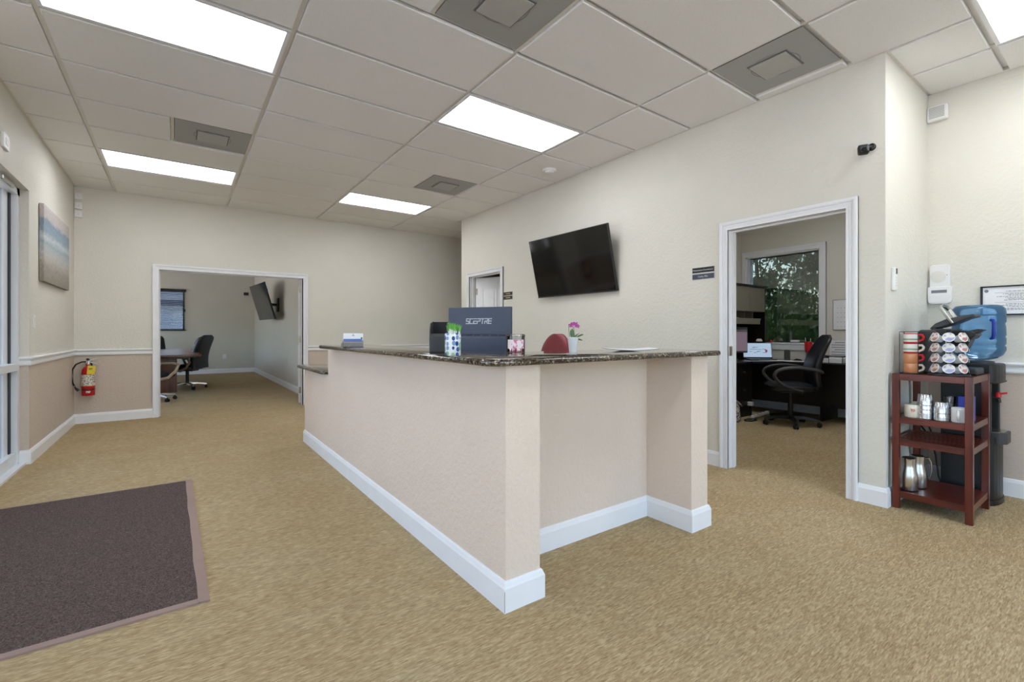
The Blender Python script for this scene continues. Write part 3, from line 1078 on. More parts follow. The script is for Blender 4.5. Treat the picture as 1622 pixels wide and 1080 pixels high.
MB().lathe([(r - .001, .084), (r + .0012, .084), (r + .0012, .092), (r - .006, .095), (.001, .095)], 32).build('lid_rim', M['acrylic'], cd, smooth=True)
mb = MB()
for k in range(10):
    a = k * PI / 5
    mb.boxm(.006, .002, .005, Matrix.Translation((r * 1.03 * math.cos(a), r * 1.03 * math.sin(a), .088)) @ Matrix.Rotation(a + PI / 2, 4, 'Z'))
mb.build('lid_stud', M['brass'], cd, kind='stuff')
MB().cyl((0, 0, .029), (0, 0, .040), .0012, n=6).build('wick', M['black'], cd)

op = thing('potted_orchid', 'small magenta orchid in a white pot on the granite', 'plant', (1.735, 1.845, CT))
MB().lathe([(.021, 0), (.022, .004), (.0295, .072), (.031, .074), (.031, .079), (.028, .079), (.027, .070), (.001, .068)], 28).build('pot', M['white_mug'], op, smooth=True)
MB().lathe([(.0262, .0685), (.015, .072), (.001, .073)], 16).build('moss', M['stem'], op, smooth=True)
R_ = Vector((.811, -.585, 0))      # towards the right of the room as one stands at the entrance
D_ = Vector((-.585, -.811, 0))
def orchid_leaf(dx, dz, w, side):
    mb = MB()
    rs = []
    for k in range(8):
        t = k / 7
        c = R_ * (dx * t) + D_ * (side * .012 * t) + Vector((0, 0, .066 + dz * t - .012 * t * t * abs(dx) / .04))
        ww = 1.5 * w * math.sin(PI * (.12 + .86 * t)) ** .8 + .0006
        sd_ = (D_ * .35 + Vector((0, 0, 1)) * abs(dx) * 9 + R_ * .5).normalized() if abs(dx) > .02 else R_
        nn = D_
        rs.append([c - sd_ * ww, c + nn * .0012, c + sd_ * ww, c - nn * .0012])
    mb.rings(rs)
    mb.build('leaf', M['leaf'], op, smooth=True)
orchid_leaf(-.012, .055, .0065, .2)
orchid_leaf(-.004, .060, .007, -.4)
orchid_leaf(.034, .046, .008, .5)
orchid_leaf(.056, .042, .009, 0)
orchid_leaf(.050, .010, .004, .8)
orchid_leaf(.022, .035, .007, -.8)
MB().tube([R_ * .006 + Vector((0, 0, .07)), R_ * .006 + Vector((0, 0, .10)), R_ * .004 + Vector((0, 0, .135))], .0016, 6).build('stem', M['stem'], op)
MB().tube([R_ * -.018 + Vector((0, 0, .07)), R_ * -.022 + Vector((0, 0, .11)), R_ * -.024 + Vector((0, 0, .148))], .0013, 6).build('support_stick', M['black'], op)
def flower(c, tilt, s):
    mb = MB()
    for k in range(5):
        a = tilt + k * 2 * PI / 5
        u = R_ * math.cos(a) + Vector((0, 0, 1)) * math.sin(a)
        v = R_ * -math.sin(a) + Vector((0, 0, 1)) * math.cos(a)
        pts = [c, c + u * s * .5 + v * s * .32 + D_ * .003, c + u * s + D_ * .001, c + u * s * .5 - v * s * .32 + D_ * .003]
        mb.add(pts + [p - D_ * .001 for p in pts], [(0, 1, 2, 3), (7, 6, 5, 4), (0, 4, 5, 1), (1, 5, 6, 2), (2, 6, 7, 3), (3, 7, 4, 0)])
    mb.ball(c + D_ * .004, .0028, 5)
    mb.build('flower', M['petal'], op)
flower(R_ * -.010 + Vector((0, 0, .143)), .3, .016)
flower(R_ * .014 + Vector((0, 0, .147)), .9, .017)
flower(R_ * .026 + Vector((0, 0, .138)), .1, .013)
flower(R_ * .001 + Vector((0, 0, .151)), 1.2, .012)

pp = thing('leaflet', 'thin white leaflet lying open on the granite by the office door', 'paper', (2.14, 1.80, CT), face(-.585, -.811) + PI)
n = 10
mb = MB()
secs = []
for k in range(n + 1):
    x = -.14 + .28 * k / n
    z = .003 + .009 * (abs(x) / .14) ** 1.6
    secs.append([(x, -.10, z), (x, .10, z), (x, .10, z + .002), (x, -.10, z + .002)])
mb.rings(secs).build('sheet', M['paper'], pp, smooth=True)
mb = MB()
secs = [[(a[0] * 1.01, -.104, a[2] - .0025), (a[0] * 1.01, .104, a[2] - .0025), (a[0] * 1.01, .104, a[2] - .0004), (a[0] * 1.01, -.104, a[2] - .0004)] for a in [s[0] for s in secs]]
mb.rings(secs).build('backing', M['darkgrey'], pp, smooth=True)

bh = thing('card_holder', 'clear tiered card holder at the far end of the granite top', 'card holder', (1.03, 3.40, CT), face(-.40, -.92))
# local front is +y
for k, (w, z1) in enumerate(((.150, .030), (.146, .044), (.142, .050))):
    y = .030 - k * .026
    MB().box(-w / 2, w / 2, y, y + .002, .002, z1).box(-w / 2, w / 2, y - .022, y, .0, .002).box(-w / 2, -w / 2 + .002, y - .022, y, 0, z1 * .8).box(w / 2 - .002, w / 2, y - .022, y, 0, z1 * .8).build('tier', M['acrylic'], bh)
MB().box(-.070, .070, -.062, -.059, .0, .052).build('back_plate', M['acrylic'], bh)
M['blueprint'] = pmat('blue_card_stock', (96, 126, 196), .6)
lean = math.radians(14)
def card(label, y, z, w, h, mat, n=5):
    c = thing('card_stack', label, 'cards', bh.matrix_basis @ Vector((0, y, z)), rot=(lean, 0, bh.rotation_euler[2]))
    for k in range(n):
        MB().box(-w / 2, w / 2, -k * .0011 - .0009, -k * .0011, 0, h).build('card', mat, c)
    return c
card('blue cards in the middle tier of the clear holder', -.006, .040, .128, .019, M['blueprint'], 3)
c3 = card('white cards standing tallest at the back of the clear holder', -.030, .048, .138, .052, M['paper'])
MB().box(-.003, .003, .0003, .0007, .038, .046).box(-.010, .010, .0003, .0007, .032, .035).build('printed_mark', M['ink'], c3)
MB().lathe([(.006, 0), (.006, .001)], 12, mat=Matrix.Translation((-.058, .001, .016)) @ Matrix.Rotation(-PI / 2, 4, 'X')).build('emblem', M['navy'], c3)

br = thing('leaflet_holder', 'black leaflet holder with a front pocket, between the pens and the far wall', 'holder', (1.075, 2.115, CT), face(-.811, -.585) + math.radians(18))
# pocket faces +y
prof = [(.045, 0), (.045, .092), (.040, .097), (.022, .097), (.026, .138), (.012, .150), (-.045, .158), (-.045, 0)]
sidep = [(.048, 0), (.052, .07), (.045, .118), (.022, .150), (-.045, .160), (-.045, 0)]
MB().prism([(.050, .006), (.052, .085), (.046, .098), (.038, .098), (.040, .006)], 'x', -.040, .040).build('front_pocket', M['darkgrey'], br, bevel=.003)
MB().prism([(-.040, .0), (-.040, .157), (-.045, .158), (-.045, 0)], 'x', -.040, .040).build('back_panel', M['black'], br)
for x in (-.044, .039):
    MB().prism(sidep, 'x', x, x + .005).build('side_panel', M['darkgrey'], br, bevel=.0015)
MB().prism([(.046, 0), (.046, .008), (-.044, .008), (-.044, 0)], 'x', -.040, .040).build('floor_panel', M['black'], br)

# ---------------- monitor on the work surface, its back to the room
mo = thing('desktop_monitor', 'slate blue monitor with pale lettering, its back to the room behind the counter', 'monitor', (1.535, 2.475, .74), face(-.845, -.535) + math.radians(1.5))
# local +y is its back (towards the visitors)
W2 = .214
MB().box(-W2, W2, -.012, .012, .225, .552).build('housing', M['navy'], mo, bevel=.004)
MB().box(-W2 + .006, W2 - .006, -.0135, -.012, .231, .546).build('screen', M['screen'], mo)
lowp = [(.0115, .228), (.045, .232), (.050, .250), (.050, .366), (.030, .384), (.0115, .386)]
MB().prism(lowp, 'x', -.198, .150).build('electronics_box', M['navy'], mo, bevel=.008, seg=3)
for k in range(6):
    x = -.172 + k * .056
    MB().boxm(.040, .004, .008, Matrix.Translation((x + .004, .0375, .3775)) @ Matrix.Rotation(.73, 4, 'X')).build('vent_slot', M['navydark'], mo)
MB().box(-.02, .045, .046, .058, .262, .284).build('cable_socket', M['black'], mo, bevel=.003)
MB().box(-.03, .03, .0, .03, .02, .26).build('stand_neck', M['navydark'], mo)
MB().se([(0, 0, 0, .24, .17), (0, 0, .012, .235, .165), (0, 0, .02, .2, .14)], 32, .6).build('stand_base', M['navydark'], mo, smooth=True)
# lettering: strokes on a 3 x 5 grid, forward-slanted
L = {'S': [(0, 4, 2, 4), (0, 2, 2, 2), (0, 0, 2, 0), (0, 2, 0, 4), (2, 0, 2, 2)], 'C': [(0, 4, 2, 4), (0, 0, 2, 0), (0, 0, 0, 4)],
     'E': [(0, 4, 2, 4), (0, 2, 2, 2), (0, 0, 2, 0), (0, 0, 0, 2)], 'P': [(0, 4, 2, 4), (0, 2, 2, 2), (2, 2, 2, 4), (0, 0, 0, 2)],
     'T': [(0, 4, 2, 4), (1, 0, 1, 4)], 'R': [(0, 4, 2, 4), (0, 2, 2, 2), (2, 2, 2, 4), (0, 0, 0, 2), (1.0, 2, 2, 0)], 'F': [(0, 4, 2, 4), (0, 2, 2, 2), (0, 0, 2, 0), (0, 0, 0, 4)]}
mb = MB()
u = .0074
for k, ch in enumerate('SCEPTRE'):
    if k == 6:
        ch = 'F'
    x00 = (k - 3.5) * u * 2.9 * 1.18
    for (a, b, c, d) in L[ch]:
        p = Vector((a * u * 1.25 + b * u * .12, b * u)), Vector((c * u * 1.25 + d * u * .12, d * u))
        dd = (p[1] - p[0]).normalized()
        q = Vector((-dd.y, dd.x)) * u * .36
        e = dd * u * .3
        pts = [p[0] - e + q, p[1] + e + q, p[1] + e - q, p[0] - e - q]
        # seen from +y, x runs to the left
        mb.prism([(-(x00 + t.x), .450 + t.y) for t in pts], 'y', .0118, .0132)
mb.build('lettering', M['letter'], mo)

# ---------------- red task chair behind the counter
ch = thing('task_chair', 'burgundy task chair with a rounded back, behind the counter', 'chair', (2.15, 2.78, 0), face(-.9, .25))
def star_base(t, mat, r=.29, n=5, cas=None, hub=.07, a0=.3, tilt=.03):
    for k in range(n):
        a = a0 + k * 2 * PI / n
        d = Vector((math.cos(a), math.sin(a), 0))
        e = Vector((-d.y, d.x, 0))
        rs = []
        for q, (rr, w, z0, z1) in enumerate(((.02, .03, hub, hub + .05), (r * .5, .026, hub + .012, hub + .05), (r * .85, .022, hub, hub + .032), (r, .018, hub - .008, hub + .018))):
            rs.append([d * rr + e * w + Vector((0, 0, z0)), d * rr - e * w + Vector((0, 0, z0)), d * rr - e * w * .7 + Vector((0, 0, z1)), d * rr + e * w * .7 + Vector((0, 0, z1))])
        MB().rings(rs).build('base_arm', mat, t, bevel=.004)
        c = d * (r - .01)
        mb = MB()
        for s in (-1, 1):
            o = c + e * (s * .016)
            mb.cyl(o - e * .009 + Vector((0, 0, .027)), o + e * .009 + Vector((0, 0, .027)), .027, n=14)
        mb.cyl(c + Vector((0, 0, .03)), c + Vector((0, 0, hub)), .010, n=8)
        mb.boxm(.04, .026, .02, Matrix.Translation(c + Vector((0, 0, .046))) @ Matrix.Rotation(a, 4, 'Z'))
        mb.build('caster', cas or M['rubber'], t)
star_base(ch, M['black'])
MB().cyl((0, 0, .08), (0, 0, .42), .028, n=14).build('gas_column', M['black'], ch)
MB().se([(0, 0, .42, .40, .40), (0, 0, .435, .47, .46), (0, 0, .475, .48, .47), (0, 0, .495, .42, .42)], 32, .5).build('seat', M['burgundy'], ch, smooth=True)
mb = MB()
rs = []
for k in range(21):
    t = (1 - (1 - k / 20) ** 1.6)
    z = .60 + .525 * t
    w = .52 * (math.sqrt(max(0, 1 - (max(0, t - .6) / .4) ** 2)) * .93 + .07)
    yb = -.22 - .03 * t
    ring = []
    for i in range(20):
        a = 2 * PI * i / 20
        c, q = math.cos(a), math.sin(a)
        x = w / 2 * math.copysign(abs(c) ** .6, c)
        ring.append(Vector((x, yb + .03 * math.copysign(abs(q) ** .7, q) + .25 * x * x, z)))
    rs.append(ring)
mb.rings(rs).build('backrest', M['burgundy'], ch, smooth=True)
MB().box(-.035, .035, -.275, -.255, .40, .75).box(-.035, .035, -.27, -.05, .395, .42).build('back_bracket', M['black'], ch, bevel=.004)

# ---------------- televisions
def television(name, label, c, yaw, tilt, w, wallx, frame=.009):
    t = thing(name, label, 'television', c)
    t.rotation_mode = 'QUATERNION'
    nrm = Vector((math.cos(yaw), math.sin(yaw), 0))
    rgt = Vector((-nrm.y, nrm.x, 0))
    nn = nrm * math.cos(tilt) - Vector((0, 0, 1)) * math.sin(tilt)
    up = Vector((0, 0, 1)) * math.cos(tilt) + nrm * math.sin(tilt)
    # local: x right (seen from the front), y = -front, z up
    R = Matrix((rgt, -nn, up)).transposed()
    t.rotation_quaternion = R.to_quaternion()
    h = w * 9 / 16
    MB().box(-w / 2, w / 2, .0, .035, -h / 2, h / 2).box(-w * .33, w * .33, .035, .06, -h * .42, h * .12).build('housing', M['black'], t, bevel=.004)
    MB().box(-w / 2 + frame, w / 2 - frame, -.0015, .0, -h / 2 + frame + .008, h / 2 - frame).build('screen', M['screen'], t)
    MB().box(-w / 2, w / 2, -.004, .0, -h / 2, -h / 2 + .010).build('lower_bezel', M['darkgrey'], t)
    Ri = R.to_3x3().inverted()
    loc = lambda p: Ri @ (Vector(p) - Vector(c))
    mb = MB()
    q = Vector((0, .05, -.05))
    wp = loc((wallx - .01, c[1], c[2] - .05))
    mb.tube([q, (q + wp) / 2, wp], .03, 8)
    mb.build('mount_arm', M['black'], t)
    a = Matrix.Translation(loc((wallx - .015, c[1], c[2] - .05))) @ Ri.to_4x4()
    MB().boxm(.025, .20, .30, a).build('wall_plate', M['black'], t)
    return t, R
television('wall_television', 'black flat television tilted forward on the reception wall', (3.60, 3.894, 1.907), 3.171, .229, 1.246, XT)

# ---------------- door signs by the two doorways
def sign(y0, y1, z0, z1, label, mat, txt=None, bars=0, size=.02, tm=None):
    s = thing('door_sign', label, 'sign', (XT, (y0 + y1) / 2, (z0 + z1) / 2), group='small engraved door signs')
    w, h = y1 - y0, z1 - z0
    MB().box(-.004, 0, -w / 2, w / 2, -h / 2, h / 2).build('backing_strip', M['chrome'], s)
    MB().box(-.007, -.004, -w / 2 + .002, w / 2 - .002, -h / 2 + .004, h / 2 - .004).build('plate', mat, s)
    if txt:
        text(txt, size, tm or M['letter'], s, (-.0078, 0, 0), (PI / 2, 0, -PI / 2))
    else:
        mb = MB()
        for k in range(bars):
            q = -w * .26 + w * .52 * k / bars
            mb.box(-.0078, -.007, q, q + w * .52 / bars * .7, -.006, .006)
        mb.build('engraved_mark', tm or M['letter'], s)
    return s
M['signblack'] = pmat('black_sign_plate', (24, 22, 22), .25)
M['signblue'] = pmat('slate_sign_plate', (66, 72, 90), .35)
M['tan'] = pmat('tan_engraving', (196, 172, 130), .5)
sign(2.215, 2.424, 1.656, 1.708, 'black sign plate with two words beside the office door, upper of the pair', M['signblack'], 'Maintenance Coordinator', size=.0185)
sign(2.215, 2.424, 1.599, 1.652, 'slate blue name plate beside the office door, lower of the pair', M['signblue'], 'Cathy Ellis', size=.022)
sign(5.166, 5.372, 1.650, 1.702, 'dark sign plate beside the store-room door, upper of the pair', M['signblack'], bars=8, tm=M['tan'])
sign(5.166, 5.372, 1.594, 1.646, 'dark sign plate beside the store-room door, lower of the pair', M['signblack'], bars=10, tm=M['tan'])

# ---------------- small devices on the walls
sc = thing('security_camera', 'small black security camera on the wall above the office door', 'camera', (XT, 1.125, 2.352))
MB().lathe([(.024, 0), (.024, .008), (.016, .014)], 20, mat=Matrix.Translation((0, -.020, .008)) @ Matrix.Rotation(-PI / 2, 4, 'Y')).build('wall_mount', M['black'], sc, smooth=True)
MB().tube([(-.01, -.020, .008), (-.03, -.012, .004), (-.045, .0, -.004)], .011, 8).build('arm', M['black'], sc)
hd = MB().boxm(.042, .062, .062, Matrix.Translation((-.05, .012, -.010)) @ Matrix.Rotation(.5, 4, 'Z') @ Matrix.Rotation(.25, 4, 'Y')).build('housing', M['black'], sc, bevel=.012, seg=3)
MB().cyl((-.066, .004, -.016), (-.075, .0, -.019), .016, n=16).build('lens', M['screen'], sc)

sr = thing('alarm_siren', 'white louvred alarm sounder high in the corner of the right wall', 'alarm', (XR, .972, 2.79))
MB().box(-.045, 0, -.058, .058, -.055, .058).build('housing', M['white'], sr, bevel=.008, seg=3)
for k in range(8):
    MB().box(-.048, -.045, -.042, .046, -.034 + k * .0105, -.029 + k * .0105).build('louvre', M['vent_plate'], sr)

th = thing('thermostat_remote', 'slim white remote with a dark display on the narrow return wall', 'remote', (3.868, YF, 1.488))
MB().box(-.030, .030, -.020, 0, -.075, .078).build('case', M['white'], th, bevel=.006, seg=3)
MB().box(-.004, .024, -.0215, -.020, .035, .072).build('display', M['darkgrey'], th)
for k in range(4):
    MB().box(-.002, .022, -.022, -.020, -.045 + k * .017, -.037 + k * .017).build('button', M['offwhite'], th)

kp = thing('alarm_keypad', 'white alarm panel with a round grille on the right wall', 'alarm', (XR, .965, 1.50))
MB().prism(rrect(-.062, .052, -.035, .145, .022), 'x', -.03, 0).build('speaker_housing', M['white'], kp, bevel=.004)
MB().prism(rrect(-.072, .062, -.150, -.020, (.006, .006, .03, .03)), 'x', -.038, 0).build('keypad_housing', M['white'], kp, bevel=.004)
MB().lathe([(.044, 0), (.044, .003), (.001, .004)], 32, mat=Matrix.Translation((-.030, .004, .055)) @ Matrix.Rotation(-PI / 2, 4, 'Y')).build('grille', M['offwhite'], kp, smooth=True)
MB().box(-.0395, -.038, -.048, .040, -.068, -.046).build('display', M['ink'], kp)
MB().box(-.0405, -.038, -.064, .055, -.140, -.080).build('flap', M['white'], kp, bevel=.002)
MB().box(-.031, -.030, -.050, -.044, .062, .066).build('indicator', M['black'], kp)

cf = thing('framed_certificate', 'certificate in a thin black frame on the right wall behind the water bottle', 'picture', (XR, .56, 1.358))
w, h = .182, .104
mb = MB()
mb.box(-.02, 0, -w, w, h - .010, h).box(-.02, 0, -w, w, -h, -h + .010).box(-.02, 0, -w, -w + .012, -h, h).box(-.02, 0, w - .012, w, -h, h)
mb.build('frame', M['black'], cf)
MB().box(-.012, -.004, -w + .012, w - .012, -h + .01, h - .01).build('sheet', M['paper'], cf)
mb = MB()
rr = random.Random(5)
for k, (z, l) in enumerate(((.062, .11), (.054, .22), (.044, .14), (.036, .09), (.026, .20), (.016, .12), (.008, .10), (.0, .13), (-.014, .22), (-.026, .12), (-.036, .15), (-.046, .10), (-.058, .17), (-.066, .12))):
    q = -l / 2
    while q < l / 2:
        e = rr.uniform(.006, .02)
        mb.box(-.0128, -.012, q, min(q + e, l / 2), z, z + (.0035 if k not in (1, 8) else .0015))
        q += e + (.004 if k not in (1, 8) else 0)
mb.build('printed_text', M['ink'], cf)
MB().lathe([(.011, 0), (.011, .001)], 16, mat=Matrix.Translation((-.012, .152, .07)) @ Matrix.Rotation(-PI / 2, 4, 'Y')).build('seal', M['ink'], cf)

pt = thing('canvas_painting', 'unframed seascape canvas on the left wall', 'painting', (XL, 6.66, 1.975))
MB().box(.003, .036, -.62, .62, -.36, .36).build('canvas', M['beach'], pt, bevel=.003)
ls = thing('light_switch', 'white light switch on the left wall below the canvas', 'switch', (XL, 5.86, 1.23))
MB().box(0, .006, -.036, .036, -.058, .058).build('plate', M['white'], ls, bevel=.002)
MB().box(.006, .010, -.016, .016, -.033, .033).build('rocker', M['white'], ls, bevel=.001)
for k, (z, lab) in enumerate(((2.83, 'uppermost'), (2.715, 'middle'), (2.61, 'lowest'))):
    b = thing('sensor_box', 'small white sensor box in the back left corner, %s of three' % lab, 'sensor', (-.985, YB, z), group='sensor boxes in the back left corner')
    MB().box(-.045, .028, -.032, 0, -.043, .04).build('case', M['white'], b, bevel=.006, seg=3)
    MB().lathe([(.008, 0), (.006, .004)], 12, mat=Matrix.Translation((-.005, -.032, -.005)) @ Matrix.Rotation(PI / 2, 4, 'X')).build('sensor_dot', M['offwhite'], b)
em = thing('wall_plate', 'small square white plate high on the left wall above the entrance', 'plate', (XL, 4.98, 2.545))
MB().box(0, .016, -.07, .07, -.055, .055).build('plate', M['white'], em, bevel=.003)
MB().box(.016, .019, -.03, .03, -.025, .025).build('cover', M['offwhite'], em, bevel=.001)
ol = thing('wall_outlet', 'white socket plate low on the conference far wall', 'outlet', (1.09, YC, .47))
MB().box(-.04, .04, -.006, 0, -.06, .06).build('plate', M['white'], ol, bevel=.002)
for z in (-.026, .026):
    MB().box(-.018, .018, -.009, -.006, z - .016, z + .016).build('socket', M['offwhite'], ol)

# ---------------- fire extinguisher
fe = thing('fire_extinguisher', 'red fire extinguisher with a yellow tag on the back wall', 'extinguisher', (-.895, YB - .085, .355))
r = .064
MB().lathe([(r - .006, 0), (r, .008), (r, .30), (r * .93, .325), (r * .7, .35), (.024, .368), (.022, .385)], 32).build('cylinder', M['red'], fe, smooth=True)
M['tag_print'] = blotch('printed_instructions', (222, 214, 200), (128, 118, 120), 75, .56, .5)
def sleeve(rr, z0, z1, a0, a1, mat, name, n=18):
    mb = MB()
    f = lambda q, z: [(q * math.cos(math.radians(a0 + (a1 - a0) * k / n)), q * math.sin(math.radians(a0 + (a1 - a0) * k / n)), z) for k in range(n + 1)]
    m = n + 1
    mb.add(f(rr, z0) + f(rr, z1) + f(rr + .001, z0) + f(rr + .001, z1), [(2 * m + k, 2 * m + k + 1, 3 * m + k + 1, 3 * m + k) for k in range(n)] + [(k, m + k, m + k + 1, k + 1) for k in range(n)])
    return mb.build(name, mat, fe, smooth=True)
sleeve(r, .125, .262, 175, 372, M['tag_print'], 'instruction_label')
sleeve(r, .118, .125, 175, 372, M['orange_mug'], 'label_stripe')
sleeve(r + .001, .070, .082, 0, 360, M['black'], 'bracket_strap', 32)
mb = MB()
for k, (a, z, w) in enumerate(((262, .048, 12), (274, .048, 14), (288, .048, 12), (268, .036, 18), (282, .036, 14))):
    f = lambda q, zz, aa: (q * math.cos(math.radians(aa)), q * math.sin(math.radians(aa)), zz)
    mb.add([f(r + .0004, z, a - w / 2), f(r + .0004, z, a + w / 2), f(r + .0004, z + .010, a + w / 2), f(r + .0004, z + .010, a - w / 2)], [(0, 1, 2, 3)])
mb.build('hazard_marks', M['white'], fe)
MB().cyl((0, 0, .38), (0, 0, .425), .02, n=16).box(-.02, .02, -.016, .016, .405, .43).build('valve', M['chrome'], fe)
MB().prism([(-.03, .432), (.01, .432), (.085, .455), (.088, .463), (.0, .447), (-.03, .444)], 'y', -.011, .011).build('lever', M['chrome'], fe)
MB().prism([(-.01, .425), (.03, .418), (.105, .388), (.107, .379), (.03, .404), (-.01, .41)], 'y', -.011, .011).build('carry_handle', M['chrome'], fe)
MB().lathe([(.016, 0), (.016, .012)], 16, mat=Matrix.Translation((-.002, -.018, .448)) @ Matrix.Rotation(PI / 2, 4, 'X')).build('gauge', M['black'], fe)
hp = [(-.02, -.01, .42), (-.06, -.02, .418), (-.11, -.03, .39), (-.14, -.035, .33), (-.148, -.036, .25), (-.14, -.034, .17), (-.118, -.03, .11), (-.105, -.03, .085)]
sm = []
for a, b in zip(hp[:-1], hp[1:]):
    sm += [a, tuple((x + y) / 2 for x, y in zip(a, b))]
MB().tube(sm + [hp[-1]], .0085, 10).build('hose', M['rubber'], fe, smooth=True)
MB().cyl((-.112, -.03, .098), (-.085, -.028, .066), .013, .017, 12).build('nozzle', M['black'], fe)
MB().lathe([(.0105, 0), (.0105, .012)], 12, mat=Matrix.Translation((-.124, -.031, .116)) @ Matrix.Rotation(.45, 4, 'Y')).build('hose_ferrule', M['silver'], fe)
MB().boxm(.074, .001, .105, Matrix.Translation((.035, -.072, .318)) @ Matrix.Rotation(.1, 4, 'Y')).build('inspection_tag', M['yellow'], fe)
MB().boxm(.04, .0014, .006, Matrix.Translation((.030, -.072, .338))).boxm(.03, .0014, .006, Matrix.Translation((.028, -.072, .326))).build('tag_print', M['darkink'], fe)
MB().tube([(.01, -.02, .39), (.022, -.05, .385), (.027, -.071, .365)], .0012, 6).build('tag_wire', M['chrome'], fe)
MB().box(-.03, .03, .05, .084, .04, .42).build('wall_bracket', M['black'], fe)

# ---------------- wooden coffee stand
st = thing('coffee_stand', 'mahogany four-tier stand with slatted shelf beside the water cooler', 'stand', (0, 0, 0))
ax0, ax1, ay0, ay1 = 3.775, 4.245, .630, 1.010
for (x, y, sx, sy) in ((ax0, ay1, 1, -1), (ax0, ay0, 1, 1), (ax1, ay1, -1, -1), (ax1, ay0, -1, 1)):
    xs, ys = sorted((x, x + sx * .032)), sorted((y, y + sy * .036))
    MB().box(xs[0], xs[1], ys[0], ys[1], 0, .868).build('leg', M['mahogany'], st, bevel=.002)
def tier(z, top, hgt=.040):
    for x in (ax0 + .004, ax1 - .022):
        MB().box(x, x + .018, ay0 + .036, ay1 - .036, z - hgt, z).build('rail', M['mahogany_y'], st, bevel=.0015)
    for y in (ay0 + .004, ay1 - .022):
        MB().box(ax0 + .032, ax1 - .032, y, y + .018, z - hgt, z).build('side_rail', M['mahogany'], st, bevel=.0015)
    if top == 'board':
        MB().box(ax0 + .022, ax1 - .022, ay0 + .022, ay1 - .022, z - .014, z - .002).build('shelf_board', M['mahogany_y'], st)
    else:
        for k in range(9):
            x = ax0 + .034 + k * .0475
            MB().box(x, x + .026, ay0 + .022, ay1 - .022, z - .012, z - .002).build('slat', M['mahogany_y'], st, bevel=.001)
tier(.868, 'board')
tier(.590, 'board')
tier(.448, 'slats')
tier(.112, 'board')

SZ = .867
# mug rack
mr = thing('mug_rack', 'black wire tower holding four stacked mugs on the coffee stand', 'rack', (3.885, .940, SZ))
mb = MB()
q = .047
for (x, y) in ((-q, -q), (q, -q), (q, q), (-q, q)):
    mb.tube([(x, y, 0), (x, y, .272)], .0022, 6)
for z in (.004, .272):
    mb.tube([(-q, -q, z), (q, -q, z), (q, q, z), (-q, q, z)], .0022, 6, closed=True)
mb.build('wire_frame', M['black'], mr)
MB().box(-q, q, -q, q, .0, .003).build('base_plate', M['black'], mr)
def mug(label, loc, rz, mat, r=.040, h=.062, hmat=None, taper=1.0, grp=None):
    t = thing('mug', label, 'mug', loc, rz, grp)
    MB().lathe([(r * taper * .9, 0), (r * taper, .006), (r, h - .003), (r - .001, h), (r - .004, h - .002), (r * taper - .005, .008), (.001, .007)], 28).build('body', mat, t, smooth=True)
    hs = [(r * .93, 0, h * .82), (r + .016, 0, h * .84), (r + .024, 0, h * .62), (r + .020, 0, h * .38), (r * .95, 0, h * .2)]
    sm = []
    for a, b in zip(hs[:-1], hs[1:]):
        sm += [a, tuple((x + y) / 2 for x, y in zip(a, b))]
    MB().tube(sm + [hs[-1]], .0070, 8).build('handle', hmat or mat, t, smooth=True)
    return t
hdir = math.atan2(-.93, .1)
mug('terracotta mug with a cream handle, lowest in the wire tower', (3.885, .940, SZ + .004), hdir, M['orange_mug'], .039, .063, M['cream_mug'])
mug('terracotta mug with a red handle, second from the bottom of the wire tower', (3.885, .940, SZ + .068), hdir, M['orange_mug'], .039, .063, M['redplastic'])
mug('white and red banded mug with a cream handle, third up in the wire tower', (3.885, .940, SZ + .132), hdir, M['bands'], .039, .063, M['cream_mug'])
mug('white mug with red bands and a red handle, topmost in the wire tower', (3.885, .940, SZ + .196), hdir, M['bands'], .039, .066, M['redplastic'])

# pod carousel
pcx, pcy = 3.885, .757
pr_ = thing('pod_carousel', 'black carousel for coffee pods on the front of the coffee stand', 'rack', (pcx, pcy, SZ))
MB().lathe([(.098, 0), (.100, .004), (.098, .010), (.05, .013), (.012, .013)], 36).build('base', M['black'], pr_, smooth=True)
MB().cyl((0, 0, .01), (0, 0, .285), .010, n=12).build('post', M['black'], pr_)
MB().lathe([(.062, .280), (.062, .286), (.02, .29), (.001, .291)], 28).build('top_disc', M['black'], pr_, smooth=True)
cols = (('rear left', -100, 'white'), ('left', -51, 'red'), ('centre', 0, 'blue'), ('right', 51, 'red'), ('rear right', 102, 'white'))
tiers = ('lowest', 'second', 'third', 'top')
base_ang = math.atan2(-.757, -3.885)     # towards the photographer's side
pod0 = {}
podroot = {}
M['pod'] = pmat('white_pod_cup', (222, 224, 230), .35, var=.03)
for k, z in enumerate((.046, .110, .174, .238)):
    mb = MB()
    for (cn, ang, colr) in cols:
        a = base_ang + math.radians(ang)
        c = Vector((.080 * math.cos(a), .080 * math.sin(a), z))
        dirv = Vector((math.cos(a) * math.cos(.38), math.sin(a) * math.cos(.38), math.sin(.38)))
        u = dirv.orthogonal().normalized()
        v = dirv.cross(u)
        mb.tube([c + u * .0255 * math.cos(t * PI / 10) + v * .0255 * math.sin(t * PI / 10) for t in range(20)], .0022, 6, closed=True)
    mb.build('wire_hoops', M['black'], pr_)
